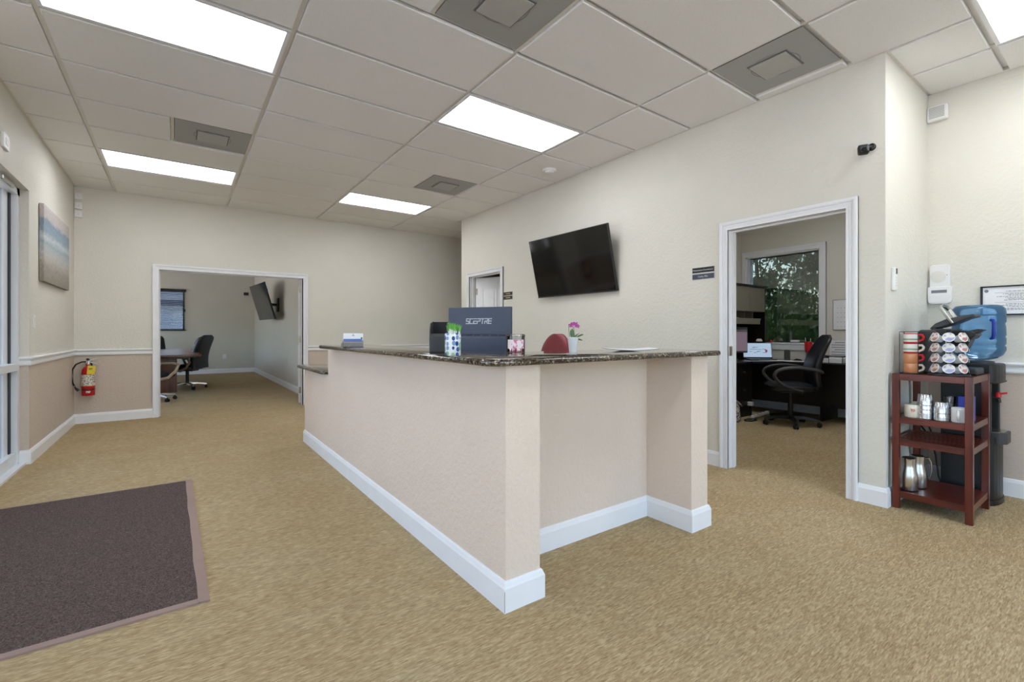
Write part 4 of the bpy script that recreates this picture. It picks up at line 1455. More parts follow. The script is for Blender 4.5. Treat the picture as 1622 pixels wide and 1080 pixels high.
for (cn, ang, colr) in cols:
    for k, z in enumerate((.046, .110, .174, .238)):
        a = base_ang + math.radians(ang)
        el = .38
        dirv = Vector((math.cos(a) * math.cos(el), math.sin(a) * math.cos(el), math.sin(el)))
        rot = dirv.to_track_quat('Z', 'Y').to_euler()
        loc = Vector((pcx, pcy, SZ + z)) + Vector((math.cos(a), math.sin(a), 0)) * .080
        lab = 'coffee pod with a %s lid, %s tier, %s column of the carousel' % ({'red': 'brownish red', 'white': 'plain white', 'blue': 'blue and cream'}[colr], tiers[k], cn)
        if colr not in pod0:
            t = thing('coffee_pod', lab, 'pod', loc, 0, 'coffee pods in the carousel', rot=rot)
            MB().lathe([(.018, -.042), (.0185, -.041), (.0235, .0)], 20).build('cup', M['pod'], t, smooth=True)
            MB().lathe([(.0235, -.001), (.0295, .0), (.0295, .0022), (.0255, .003)], 24, cap0=False, cap1=False).build('rim', M['white'], t, smooth=True)
            MB().lathe([(.0256, .0012), (.0256, .0024), (.001, .0028)], 24).build('foil_lid', {'red': M['pod_lid_red'], 'blue': M['pod_lid_blue'], 'white': M['paper']}[colr], t)
            pod0[colr] = t
        else:
            dup(pod0[colr], loc, rot=rot, label=lab)

# coffee machine behind the carousel, its head raised
cm = thing('coffee_machine', 'black single-cup coffee machine with its head and silver handle raised', 'coffee machine', (4.08, .80, SZ))
# local y along the stand (front towards -y), profile in y-z
MB().prism([(.13, 0), (.13, .27), (.115, .285), (.045, .285), (.03, .27), (.03, 0)], 'x', -.105, .105).build('water_column', M['darkgrey'], cm, bevel=.01, seg=3)
MB().box(-.095, .095, -.155, .035, 0, .045).build('drip_base', M['black'], cm, bevel=.012, seg=3)
MB().prism([(.045, .235), (-.125, .225), (-.150, .255), (-.125, .275), (.045, .290)], 'x', -.088, .088).build('brew_head', M['black'], cm, bevel=.008)
MB().prism([(-.060, .200), (-.175, .285), (-.150, .290), (-.06, .262)], 'x', -.05, .05).build('pod_holder', M['black'], cm, bevel=.004)
MB().prism([(-.02, .155), (-.10, .165), (-.12, .225), (.0, .235)], 'x', -.06, .06).build('spout_block', M['black'], cm, bevel=.006)
MB().prism([(.075, .290), (.045, .325), (-.005, .352), (-.075, .372), (-.140, .382), (-.143, .366), (-.10, .352), (-.05, .325), (.02, .300)], 'x', -.085, .085).build('raised_lid', M['darkgrey'], cm, bevel=.006)
MB().cyl((-.09, .05, .285), (.09, .05, .285), .014, n=12).build('hinge', M['black'], cm)
hpts = [(-.098, -.040, .325), (-.100, -.012, .375), (-.096, .012, .420), (-.06, .022, .440), (0, .025, .446), (.06, .022, .440), (.096, .012, .420), (.100, -.012, .375), (.098, -.040, .325)]
MB().tube(hpts, .013, 10, flat=.45).build('handle', M['chrome'], cm, smooth=True)

# middle shelf: mugs, stacked silver cups, blue box
MZ = .590
mug('cream mug with faint red script at the left end of the middle shelf', (3.845, .925, MZ), .4, M['cream_mug'], .040, .082)
mug('plain cream mug behind the scripted one on the middle shelf', (3.945, .915, MZ), .4, M['cream_mug'], .038, .088)
mug('white mug with a thin red band between the two silver cup stacks', (4.00, .800, MZ), .9, M['bands'], .036, .092)
wm = mug('white mug with a handle towards the room, at the right end of the middle shelf', (3.850, .700, MZ), math.atan2(-.05, -1), M['white_mug'], .040, .088)
for k in range(2):
    pass
mb = MB()
for (a, z0, z1) in ((3.30, .036, .058), (3.46, .036, .058), (3.36, .046, .050), (3.60, .038, .056), (3.70, .042, .056)):
    mb.boxm(.0015, .0022, z1 - z0, Matrix.Translation((3.845 - 3.845 + .0405 * math.cos(a), .0405 * math.sin(a), (z0 + z1) / 2)) @ Matrix.Rotation(a, 4, 'Z') @ Matrix.Rotation(.3, 4, 'X'))
cmug = [o for o in bpy.data.objects if o.name == 'mug.004'][0]
mb.build('script_mark', M['redplastic'], cmug, rot=(0, 0, -.4))
cup0 = None
def cups(x, y, zs, name):
    global cup0
    n = len(zs)
    for k, z in enumerate(zs):
        lab = 'upturned silver cup, %s of the %s stack on the middle shelf' % (('bottom', 'second from the bottom', 'third from the bottom', 'fourth from the bottom', 'fifth from the bottom', 'sixth from the bottom', 'seventh from the bottom', 'eighth from the bottom')[k] if k < n - 1 else 'topmost', name)
        loc = (x, y, MZ + z)
        if cup0 is None:
            cup0 = thing('silver_cup', lab, 'cup', loc, 0, 'stacked silver cups on the coffee stand')
            MB().lathe([(.0415, 0), (.043, .0015), (.0415, .003), (.0395, .004), (.034, .068), (.032, .0705), (.001, .0705)], 26, cap0=False).build('body', M['silver'], cup0, smooth=True)
            MB().tube([(.0415 * math.cos(t * PI / 12), .0415 * math.sin(t * PI / 12), .0018) for t in range(24)], .0014, 6, closed=True).build('rim', M['chrome'], cup0, smooth=True)
        else:
            dup(cup0, loc, label=lab)
cups(3.850, .862, (0, .0075, .015, .0225, .030, .056, .084), 'tall')
cups(3.850, .783, (0, .0075, .015, .043), 'short')
bx_ = thing('blue_box', 'cobalt blue box standing behind the white mug on the middle shelf', 'box', (3.965, .690, MZ))
MB().box(-.03, .03, -.035, .035, 0, .150).build('carton', M['cobalt'], bx_, bevel=.003)
MB().box(-.0301, .0301, -.0351, .0351, .138, .150).build('lid', M['cobalt'], bx_, bevel=.003)
gl_ = thing('drinking_glass', 'clear glass beside the cobalt blue box on the middle shelf', 'glass', (3.955, .765, MZ))
MB().lathe([(.022, 0), (.028, .140), (.0265, .140), (.0205, .006), (.001, .006)], 24).build('tumbler', M['acrylic'], gl_, smooth=True)

# pitchers on the bottom shelf
BZ = .112
def pitcher(label, loc, rz, s=1.0):
    t = thing('steel_pitcher', label, 'pitcher', loc, rz)
    k = s
    MB().lathe([(.046 * k, 0), (.048 * k, .004), (.048 * k, .075 * k), (.045 * k, .105 * k), (.036 * k, .145 * k), (.034 * k, .165 * k), (.036 * k, .205 * k)], 32).build('body', M['chrome'], t, smooth=True)
    MB().lathe([(.0345 * k, .2051 * k), (.030 * k, .2105 * k), (.001, .211 * k)], 24).build('lid', M['black'], t, smooth=True)
    MB().lathe([(.0465 * k, -.0), (.0492 * k, .0015), (.0492 * k, .006), (.0465 * k, .0075)], 28, cap0=False, cap1=False).build('foot_ring', M['black'], t)
    hs = [(.034 * k, 0, .192 * k), (.062 * k, 0, .196 * k), (.074 * k, 0, .17 * k), (.078 * k, 0, .11 * k), (.066 * k, 0, .066 * k), (.046 * k, 0, .07 * k)]
    MB().tube(hs, .007 * k, 8, flat=.6).build('handle', M['chrome'], t, smooth=True)
    MB().prism([(-.030 * k, .195 * k), (-.046 * k, .207 * k), (-.030 * k, .2065 * k)], 'y', -.010, .010).build('spout', M['chrome'], t)
    return t
pitcher('stainless steel pitcher at the front of the bottom shelf', (3.870, .948, BZ), math.atan2(.3, .9))
pitcher('stainless steel pitcher with its handle showing, behind the front one', (3.985, .930, BZ), math.atan2(-.75, .6), 1.0)

# power cord behind the stand
pcord = tag(MB().tube([(4.30, .93, .44), (4.29, .955, .52), (4.285, .985, .56), (4.285, 1.0, .50), (4.29, .93, .40), (4.275, .90, .28), (4.275, .885, .14), (4.28, .86, .065), (4.285, .80, .05), (4.29, .74, .085), (4.30, .70, .13)], .005, 8).build('looped_cord', M['rubber'], smooth=True), 'black power cord looping down behind the coffee stand', 'cord')

pc2 = tag(MB().tube([(3.93, 1.0215, .845), (3.93, 1.0235, .6), (3.93, 1.0235, .3), (3.93, 1.010, .13)], .0055, 8).build('hanging_cord', M['rubber'], smooth=True), 'black cord hanging straight down the narrow return wall behind the stand', 'cord')

# ---------------- water cooler
wc = thing('water_cooler', 'black floor-standing water cooler with a red tap in the corner', 'water cooler', (4.46, .72, 0))
# local: front towards -y
w = .158
sect = lambda k=1.0, yb=.16, yf=-.16: [(-w * k, yb)] + [(w * k * math.cos(math.radians(180 + 180 * i / 10)), yf + .055 + .055 * math.sin(math.radians(180 + 180 * i / 10)) * 1.0) for i in range(11)] + [(w * k, yb)]
def cab(z0, z1, name, yf=-.16, k=1.0, mat='black', bv=.004):
    p = [(-w * k, .16)] + [(w * k * math.cos(math.radians(180 + 18 * i)), yf + .05 + .05 * math.sin(math.radians(180 + 18 * i))) for i in range(11)] + [(w * k, .16)]
    return MB().prism(p, 'z', z0, z1).build(name, M[mat], wc, bevel=bv)
cab(.0, .035, 'plinth', -.122, 1.0)
cab(.035, .45, 'lower_cabinet', -.116, .985)
cab(.45, .82, 'tap_recess', -.060, .94, 'darkgrey')
MB().box(-.158, -.120, -.085, .16, .44, .82).build('side_cheek', M['black'], wc, bevel=.006)
MB().box(.120, .158, -.085, .16, .44, .82).build('side_cheek', M['black'], wc, bevel=.006)
cab(.80, .925, 'top_hood', -.128, 1.02, 'black', .008)
cab(.805, .812, 'hood_lip', -.134, 1.03)
tray = MB().prism([(-.105, -.05), (-.105, -.115), (-.06, -.148), (.06, -.148), (.105, -.115), (.105, -.05)], 'z', .40, .475).build('drip_tray', M['darkgrey'], wc, bevel=.004)
MB().prism([(-.09, -.06), (-.09, -.108), (-.05, -.136), (.05, -.136), (.09, -.108), (.09, -.06)], 'z', .475, .478).build('drip_grid', M['chrome'], wc)
for x, mk in ((.0, 'redplastic'),):
    MB().cyl((x, -.055, .700), (x, -.105, .695), .013, .011, 12).cyl((x, -.097, .695), (x, -.102, .665), .012, .010, 12).build('tap', M['black'], wc)
    MB().cyl((x, -.097, .700), (x, -.099, .735), .016, .013, 12).boxm(.024, .045, .012, Matrix.Translation((x, -.118, .728)) @ Matrix.Rotation(-.25, 4, 'X')).build('tap_lever', M[mk], wc, bevel=.003)
MB().lathe([(.085, .925), (.08, .940), (.045, .944)], 28).build('bottle_seat', M['darkgrey'], wc, smooth=True)
bt = thing('water_bottle', 'large upturned blue water bottle on the black cooler', 'bottle', (4.46, .72, .932))
R1 = .136
prof = [(.028, -.012), (.028, .014), (.055, .018), (.095, .030), (.122, .052), (R1, .085), (R1, .105), (R1 - .006, .112), (R1 - .006, .118), (R1, .126), (R1, .165), (R1 - .004, .171), (R1 - .004, .178), (R1, .184), (R1 - .002, .24), (R1 - .006, .262), (R1, .275), (R1, .300), (R1 - .006, .312), (R1 - .002, .322), (R1, .335), (R1 - .004, .362), (R1 - .022, .384), (R1 - .045, .389), (.06, .384), (.001, .378)]
inner = [(max(.0008, r - .003), z - .003 if z > .37 else z + .002) for r, z in reversed(prof[1:])]
MB().lathe(prof, 48).build('shell', M['bottle'], bt, smooth=True, sharp=60)
ha = math.radians(-143)
hd_ = lambda r, z: (r * math.cos(ha), r * math.sin(ha), z)
hm = MB().tube([hd_(.132, .285), hd_(.150, .284), hd_(.158, .265), hd_(.158, .20), hd_(.150, .165), hd_(.132, .163)], .010, 10)
for k in range(6):
    hm.cyl(hd_(.158, .192 + k * .013), hd_(.158, .198 + k * .013), .013, n=12)
hm.build('handle', M['cobalt'], bt, smooth=True)

# ================================================================== OFFICE
ds = thing('corner_desk', 'dark L-shaped office desk under the office window', 'desk', (0, 0, 0))
DZ = .745
MB().box(XO - .62, XO - .022, YF + T + .02, YO - .02, DZ - .028, DZ).build('window_top', M['laminate_dark'], ds, bevel=.003)
MB().prism([(4.95, YO - .02), (4.95, 3.22), (6.35, 3.22), (XO - .62, 2.95), (XO - .62, YO - .02)], 'z', DZ - .028, DZ - .0002).build('side_top', M['laminate_dark'], ds, bevel=.003)
MB().box(XO - .58, XO - .555, 1.3, 3.62, .19, DZ - .028).build('modesty_panel', M['laminate_dark'], ds)
MB().box(4.98, 5.45, 3.26, YO - .03, 0, DZ - .028).build('pedestal', M['laminate_dark'], ds, bevel=.003)
MB().box(5.45, 6.69, 3.60, 3.62, .03, DZ - .028).build('back_panel', M['laminate_dark'], ds)
MB().box(5.95, 6.42, 3.26, YO - .03, .0, DZ - .028).build('pedestal', M['laminate_dark'], ds, bevel=.003)
for z in (.60, .36):
    MB().lathe([(.012, 0), (.016, .02), (.001, .024)], 14, mat=Matrix.Translation((6.19, 3.26, z)) @ Matrix.Rotation(PI / 2, 4, 'X')).build('knob', M['chrome'], ds, smooth=True)
for x, y in ((XO - .57, 1.35), (XO - .57, 2.5)):
    MB().box(x, x + .5, y, y + .025, 0, DZ - .028).build('end_panel', M['laminate_dark'], ds)

hu = thing('desk_hutch', 'dark hutch with taupe cabinet doors standing on the office desk', 'cabinet', (0, 0, DZ))
hx0, hx1, hy = 5.02, 7.17, 3.44
MB().box(hx0, hx1, YO - .022, YO - .006, 0, 1.06).build('back_panel', M['laminate_dark'], hu)
for x in (hx0, hx1 - .02):
    MB().box(x, x + .02, hy, YO - .006, 0, 1.06).build('side_panel', M['laminate_dark'], hu)
MB().box(hx0 - .01, hx1 + .01, hy - .025, YO - .006, 1.06, 1.082).build('top_board', M['laminate_dark'], hu)
MB().box(hx0 + .02, hx1 - .02, hy + .02, YO - .02, .70, .716).build('bottom_board', M['laminate_dark'], hu)
nd = 5
for k in range(nd):
    a = hx0 + .02 + (hx1 - hx0 - .04) * k / nd
    b = hx0 + .02 + (hx1 - hx0 - .04) * (k + 1) / nd
    MB().box(a + .003, b - .003, hy, hy + .018, .70, 1.055).build('door', M['hutch_door'], hu, bevel=.001)
for k in range(1, 9):
    x = hx0 + .02 + (hx1 - hx0 - .04) * k / 9
    MB().box(x - .006, x + .006, hy + .06, YO - .02, .60, .70).build('divider', M['hutch_door'], hu)
MB().box(hx0 + .02, hx1 - .1, hy + .02, YO - .02, .575, .60).build('shelf', M['hutch_door'], hu)
MB().box(hx0 + .02, hx1 - .14, hy + .01, hy + .03, .515, .60).build('light_valance', M['hutch_door'], hu)
pa = thing('paper_sheets', 'loose white papers on the shelf of the hutch', 'paper', (6.45, 3.62, DZ + .601))
for k in range(3):
    MB().boxm(.28, .20, .003, Matrix.Translation((.0, 0, .002 + .0035 * k)) @ Matrix.Rotation(.12 * k, 4, 'Z')).build('sheet', M['paper'], pa)
tf = thing('desk_ornament', 'small orange ornament on the hutch shelf', 'ornament', (6.10, 3.60, DZ + .601))
MB().se([(0, 0, 0, .06, .06), (0, 0, .03, .08, .07), (0, 0, .055, .05, .05)], 16, .8).build('ball', M['orange_mug'], tf, smooth=True)
MB().cyl((0, 0, .055), (.006, 0, .075), .006, n=8).build('stem', M['stem'], tf)

om = thing('office_monitor', 'dark office monitor with a dull mauve screen on the desk', 'monitor', (6.42, 3.575, DZ), face(-.35, -.94))
# local +y = screen side
MB().box(-.29, .29, -.02, .015, .10, .47).build('housing', M['darkgrey'], om, bevel=.004)
M['mauve_screen'] = emat('mauve_lit_screen', (150, 132, 146), .22)
MB().box(-.28, .28, .015, .0165, .125, .435).build('screen', M['mauve_screen'], om)
MB().box(-.28, .28, .0165, .0172, .40, .435).build('title_bar', M['ink'], om)
MB().box(-.03, .03, -.06, -.02, .01, .3).build('stand_neck', M['black'], om)
MB().se([(0, -.02, 0, .24, .18), (0, -.02, .012, .22, .16)], 24, .6).build('stand_base', M['black'], om)
lt = thing('laptop', 'open laptop with a pale blue screen on the corner of the desk', 'laptop', (6.86, 3.40, DZ), face(-.72, -.69))
MB().box(-.18, .18, 0, .24, 0, .016).build('keyboard_base', M['darkgrey'], lt, bevel=.003)
ll = Matrix.Translation((0, -.002, .016)) @ Matrix.Rotation(math.radians(12), 4, 'X')
MB().boxm(.40, .008, .235, ll @ Matrix.Translation((0, -.004, .118))).build('lid', M['navydark'], lt, bevel=.002)
M['blue_screen'] = emat('pale_blue_lit_screen', (176, 198, 222), .55)
MB().boxm(.38, .001, .205, ll @ Matrix.Translation((0, .0008, .122))).build('screen', M['blue_screen'], lt)
mb, mr_ = MB(), MB()
for (x, z, l) in ((-.02, .165, .06), (-.05, .135, .10), (.03, .128, .05), (.09, .135, .05), (-.09, .10, .03), (-.03, .085, .03), (.02, .102, .04), (.10, .085, .06), (-.05, .160, .03), (0, .098, .02)):
    mb.boxm(l, .0006, .005, ll @ Matrix.Translation((-x, .0016, z)))
for (x, z) in ((.115, .125), (.125, .112), (.118, .10)):
    mr_.boxm(.028, .0006, .012, ll @ Matrix.Translation((-x, .0017, z)))
mb.build('screen_rows', M['darkink'], lt)
mr_.build('screen_red_rows', M['redplastic'], lt)
sp = thing('desk_phone', 'black upright phone on the desk below the window', 'phone', (6.93, 3.03, DZ), face(-.9, -.4))
MB().boxm(.075, .012, .145, Matrix.Translation((0, 0, .078)) @ Matrix.Rotation(.2, 4, 'X')).build('handset', M['black'], sp, bevel=.003)
MB().box(-.035, .035, -.05, .03, 0, .012).build('stand', M['black'], sp, bevel=.003)
ms = thing('computer_mouse', 'black computer mouse on the desk left of the office chair', 'mouse', (6.86, 2.86, DZ))
MB().se([(0, 0, 0, .06, .11), (0, 0, .018, .062, .11), (0, 0, .03, .04, .07), (0, 0, .034, .02, .03)], 20, .8).build('shell', M['black'], ms, smooth=True)
MB().cyl((-.006, .02, .033), (.006, .02, .033), .006, n=10).build('scroll_wheel', M['rubber'], ms)
dp = thing('desk_papers', 'white papers spread on the desk in front of the window', 'paper', (6.78, 3.06, DZ))
for k, (x, y, a) in enumerate(((0, .12, .3), (.05, -.02, .1), (-.02, -.10, -.2), (.02, -.30, .05))):
    MB().boxm(.21, .28, .002, Matrix.Translation((x, y, .001 + .0022 * k)) @ Matrix.Rotation(a, 4, 'Z')).build('sheet', M['paper'], dp)
rcup = thing('red_pen_cup', 'red cup hung by the window beside the chair back', 'cup', (XO - .075, 2.855, .865))
MB().lathe([(.040, 0), (.042, .003), (.052, .145), (.047, .145), (.038, .006), (.001, .006)], 24).build('body', M['redplastic'], rcup, smooth=True)
MB().cyl((-.01, .01, .01), (-.03, .03, .20), .004, n=8).cyl((.01, -.01, .01), (.02, -.02, .19), .004, n=8).build('pens', M['white'], rcup)
MB().box(.03, .045, -.02, .02, .10, .145).build('hook', M['white'], rcup)
tg = thing('sill_tape', 'white tissue packet on the window sill', 'packet', (XO - .005, 3.06, .9895))
MB().box(-.022, .022, -.055, .055, .006, .040).build('packet', M['paper'], tg, bevel=.006)
MB().box(-.024, .024, -.058, .058, 0, .008).build('tray', M['black'], tg)
rf = thing('red_ornament', 'small red ornament on the window sill beside the hutch', 'ornament', (XO - .005, 3.40, .9895))
MB().se([(0, 0, 0, .04, .045), (0, 0, .02, .04, .05), (0, 0, .04, .02, .02)], 14, .8).build('body', M['redplastic'], rf, smooth=True)
MB().cyl((0, 0, .038), (.0, .0, .055), .004, n=8).build('tip', M['stem'], rf)
dl = thing('desk_lamp', 'small white lamp head on a black arm in front of the hutch', 'lamp', (7.02, 3.55, DZ))
MB().lathe([(.05, 0), (.05, .012), (.008, .016)], 20).build('base', M['black'], dl)
MB().tube([(0, 0, .01), (.0, 0, .18), (-.0, -.02, .27), (-.0, -.06, .29)], .006, 8).build('arm', M['black'], dl)
MB().se([(0, -.09, .262, .13, .07), (0, -.09, .285, .12, .06), (0, -.09, .30, .07, .04)], 18, .9).build('lamp_head', M['offwhite'], dl, smooth=True)
wbx = thing('wire_tray', 'black wire desk tray holding papers under the wall notices', 'tray', (6.84, 2.44, DZ))
mb = MB()
for (a, b, c, d) in ((-.12, .12, -.15, -.145), (-.12, .12, .145, .15), (-.12, -.115, -.15, .15), (.115, .12, -.15, .15)):
    mb.box(a, b, c, d, .085, .092).box(a, b, c, d, .0, .007)
for (x, y) in ((-.12, -.15), (-.12, .145), (.115, -.15), (.115, .145), (-.12, 0)):
    mb.box(x, x + .005, y, y + .005, 0, .09)
mb.build('wire_frame', M['black'], wbx)
MB().box(-.11, .11, -.14, .14, .001, .06).build('paper_pile', M['paper'], wbx)
stp = thing('stapler', 'black stapler on top of the papers in the desk tray', 'stapler', (6.80, 2.52, DZ + .061), .9)
MB().box(-.015, .015, -.05, .06, 0, .012).prism([(-.05, .012), (.06, .020), (.06, .034), (-.05, .028)], 'x', -.012, .012).build('body', M['black'], stp, bevel=.002)
MB().box(-.013, .013, .052, .062, .010, .020).build('jaw', M['chrome'], stp)
wb = thing('wall_planner', 'pale wall planner in a thin frame beside the office window', 'planner', (XO, 2.41, 1.375))
MB().box(-.014, -.002, -.17, .17, -.205, .205).build('frame', M['chrome'], wb)
MB().box(-.016, -.014, -.162, .162, -.197, .197).build('sheet', M['paper'], wb)
mb = MB()
for i in range(5):
    for j in range(7):
        mb.box(-.0165, -.016, -.14 + .04 * j + .004, -.14 + .04 * j + .016, -.16 + .062 * i, -.155 + .062 * i)
mb.build('printed_marks', M['ink'], wb, kind='stuff')
for k, (y, z, w_, h_, lab) in enumerate(((2.52, .895, .20, .27, 'left'), (2.33, .89, .18, .26, 'right'))):
    nt_ = thing('wall_notice', 'printed sheet pinned under the wall planner, %s of two' % lab, 'notice', (XO, y, z))
    MB().box(-.003, -.001, -w_ / 2, w_ / 2, -h_ / 2, h_ / 2).build('sheet', M['paper'], nt_)
    mb = MB()
    for q in range(7):
        mb.box(-.0035, -.003, -w_ * .4, w_ * (.4 if q % 3 else .2), h_ * .38 - q * h_ * .12, h_ * .38 - q * h_ * .12 + .008)
    mb.build('printed_lines', M['ink'], nt_)
bg_ = thing('tote_bag', 'pale patterned tote bag on the floor beside the desk', 'bag', (5.80, 3.17, 0), .5)
MB().se([(0, 0, 0, .16, .12), (0, 0, .03, .20, .15), (0, 0, .18, .17, .12), (.01, 0, .25, .13, .06), (.015, 0, .285, .10, .03)], 24, .7).build('body', M['bag'], bg_, smooth=True)
MB().tube([(-.03, 0, .27), (-.05, -.05, .24), (.0, -.085, .20), (.05, -.05, .24), (.045, 0, .27)], .008, 8).build('strap', M['bag'], bg_, smooth=True)
cw = tag(MB().tube([(5.88, 3.08, .012), (5.95, 3.02, .008), (6.06, 3.02, .008), (6.10, 3.08, .008), (6.04, 3.13, .008), (5.95, 3.12, .008)], .008, 8).build('floor_cord', M['rubber'], smooth=True), 'black cord coiled on the carpet beside the tote bag', 'cord')
ps = thing('power_strip', 'white power strip lying under the office desk', 'power strip', (6.35, 3.10, .0), .1)
MB().box(-.30, .22, -.02, .02, .03, .062).build('body', M['offwhite'], ps, bevel=.004)
for k in range(4):
    MB().box(-.26 + k * .11, -.22 + k * .11, -.012, .012, .062, .064).build('socket', M['ink'], ps)
MB().box(-.28, -.24, -.02, .02, 0, .03).box(.16, .2, -.02, .02, 0, .03).build('clip', M['ink'], ps)
ub = thing('adapter_block', 'white plug adapter under the desk', 'adapter', (6.32, 3.20, .17))
MB().box(-.03, .03, -.0, .06, -.025, .025).build('block', M['offwhite'], ub, bevel=.005)
MB().cyl((0, .03, -.02), (0, .03, -.17), .004, n=8).build('lead', M['rubber'], ub)

oc = thing('office_chair', 'black leather swivel chair with loop arms at the office desk', 'chair', (6.14, 2.645, 0), face(-.62, .78))
star_base(oc, M['black'], r=.31, a0=.55)
MB().cyl((0, 0, .08), (0, 0, .40), .028, n=14).cyl((0, 0, .2), (0, 0, .42), .018, n=12).build('gas_column', M['black'], oc)
MB().box(-.11, .11, -.14, .14, .40, .43).cyl((.10, .03, .415), (.24, .03, .41), .006, n=8).build('mechanism', M['black'], oc, bevel=.006)
MB().se([(0, .01, .43, .42, .42), (0, .01, .445, .50, .50), (0, .015, .485, .51, .51), (0, .02, .515, .45, .44), (0, .02, .522, .3, .3)], 36, .5).build('seat', M['leather'], oc, smooth=True)
def leather_back(t, w0, w1, z0, z1, thick, lean, name='backrest', bow=.06):
    mb = MB()
    rs = []
    N = 14
    for k in range(N + 1):
        s_ = k / N
        z = z0 + (z1 - z0) * s_
        w = (w0 + (w1 - w0) * s_) * (1 if s_ < .86 else math.sqrt(max(.05, 1 - ((s_ - .86) / .16) ** 2)))
        th = thick * (.55 + .45 * math.sin(PI * min(1, .15 + .9 * s_))) * (1 if s_ < .93 else .75)
        y = -.21 - lean * s_ + bow * math.sin(PI * s_ * 1.15 + .2) - .05
        ring = []
        for i in range(24):
            a = 2 * PI * i / 24
            c, q = math.cos(a), math.sin(a)
            ring.append(Vector((w / 2 * math.copysign(abs(c) ** .45, c), y + th / 2 * math.copysign(abs(q) ** .6, q), z)))
        rs.append(ring)
    mb.rings(rs)
    return mb.build(name, M['leather'], t, smooth=True)
leather_back(oc, .44, .42, .50, 1.11, .10, .09)
mb = MB().box(-.035, .035, -.29, -.265, .43, .70).box(-.035, .035, -.28, -.10, .425, .445).build('back_bracket', M['black'], oc, bevel=.004)
for s in (-1, 1):
    x = .265 * s
    pts = [(x * .72, -.06, .435), (x, -.04, .44), (x, .14, .50), (x, .235, .60), (x, .225, .665), (x, .14, .705), (x, .0, .72), (x, -.15, .705), (x * .95, -.255, .675), (x * .7, -.27, .66)]
    sm = [pts[0]]
    for i in range(len(pts) - 1):
        p_1, p0_, p1_, p2_ = [Vector(pts[max(0, min(len(pts) - 1, i + q))]) for q in (-1, 0, 1, 2)]
        for u in (.33, .66, 1):
            sm.append(.5 * ((2 * p0_) + (p1_ - p_1) * u + (2 * p_1 - 5 * p0_ + 4 * p1_ - p2_) * u * u + (3 * p0_ - p_1 - 3 * p1_ + p2_) * u ** 3))
    MB().tube(sm, .017, 8, flat=1.3).build('arm_loop', M['darkgrey'], oc, smooth=True)

# unseen ceiling lamp, added to brighten the office
def added_light(x, y, label):
    t = thing('ceiling_light', label, 'light', (x, y, H + .006))
    MB().box(-.61, .61, -.305, -.28, -.004, .014).box(-.61, .61, .28, .305, -.004, .014).box(-.61, -.585, -.28, .28, -.004, .014).box(.585, .61, -.28, .28, -.004, .014).build('frame', M['trim'], t)
    MB().box(-.585, .585, -.28, .28, .002, .010).build('diffuser', M['diffuser'], t)
added_light(5.4, 2.2, 'light panel on the office ceiling, out of sight above the doorway')

# ================================================================== CONFERENCE ROOM
tb = thing('conference_table', 'cherry conference table with a dark edge and panel legs', 'table', (0, 0, 0))
TZ = .745
outl = rrect(-.82, .36, 10.05, 13.9, .12, 4)
MB().prism(outl, 'z', TZ - .035, TZ).build('table_top', M['cherry'], tb, bevel=.006)
MB().prism(rrect(-.74, .28, 10.13, 13.82, .1, 4), 'z', TZ - .06, TZ - .035).build('under_frame', M['laminate_dark'], tb)
for y in (10.95, 12.9):
    MB().box(-.45, .0, y, y + .06, 0, TZ - .06).build('panel_leg', M['cherry_v'], tb)
MB().box(-.25, -.2, 11.01, 12.9, .15, .6).build('stretcher', M['cherry_v'], tb)

M['champagne'] = pmat('champagne_arm', (176, 160, 138), .35, .5, var=.05)
def exec_chair(label, loc, rz, a0=.2):
    t = thing('conference_chair', label, 'chair', loc, rz, 'black leather conference chairs')
    star_base(t, M['chrome'], r=.33, a0=a0, hub=.075)
    MB().cyl((0, 0, .085), (0, 0, .38), .03, n=14).build('gas_column', M['black'], t)
    MB().box(-.12, .12, -.16, .14, .36, .395).build('mechanism', M['black'], t, bevel=.006)
    MB().se([(0, .01, .39, .46, .44), (0, .01, .41, .53, .51), (0, .015, .45, .54, .52), (0, .02, .48, .48, .45), (0, .02, .49, .3, .3)], 32, .5).build('seat', M['leather'], t, smooth=True)
    leather_back(t, .52, .50, .42, 1.09, .15, .10)
    b2 = leather_back(t, .44, .42, .52, .80, .10, .04, 'lumbar_cushion', .03)
    b2.location = (0, .035, 0)
    b3 = leather_back(t, .42, .40, .82, 1.06, .11, .03, 'head_cushion', .03)
    b3.location = (0, -.035, 0)
    for s in (-1, 1):
        x = .285 * s
        pts = [(x, -.20, .545), (x, -.17, .62), (x, -.04, .645), (x, .15, .64), (x, .25, .60), (x, .20, .49), (x, .09, .395), (x, -.03, .375), (x, -.14, .44)]
        MB().tube(pts, .021, 8, closed=True, flat=1.2).build('arm_loop', M['champagne'], t, smooth=True)
        MB().box(x - .03, x + .03, -.15, .20, .655, .672).build('arm_pad', M['leather'], t, bevel=.007)
    return t
cA = exec_chair('black leather chair in profile at the right end of the conference table', (.17, 11.55, 0), face(-.86, .5))
cB = dup(cA, (-.33, 9.72, 0), face(.88, .45), 'black leather chair nearest the doorway, half hidden by the door casing')
cC = dup(cA, (-.42, 14.1, 0), face(.25, -1), 'black leather chair at the far end of the conference table, below the blind')
ct_, _ = television('conference_television', 'grey flat television tilted on the conference room wall', (1.50, 11.49, 1.806), 3.212, .272, 1.40, XC)
cc = thing('conference_camera', 'small black camera on the wall above the conference television', 'camera', (1.62, YC, 2.26))
MB().box(-.06, .06, -.09, -.01, -.04, .04).build('housing', M['black'], cc, bevel=.008)
MB().box(-.02, .02, -.01, 0, -.03, .03).build('wall_mount', M['black'], cc)
cd2 = thing('bracket_camera', 'tiny black camera on a stalk beside the conference television', 'camera', (XC, 13.0, 2.22))
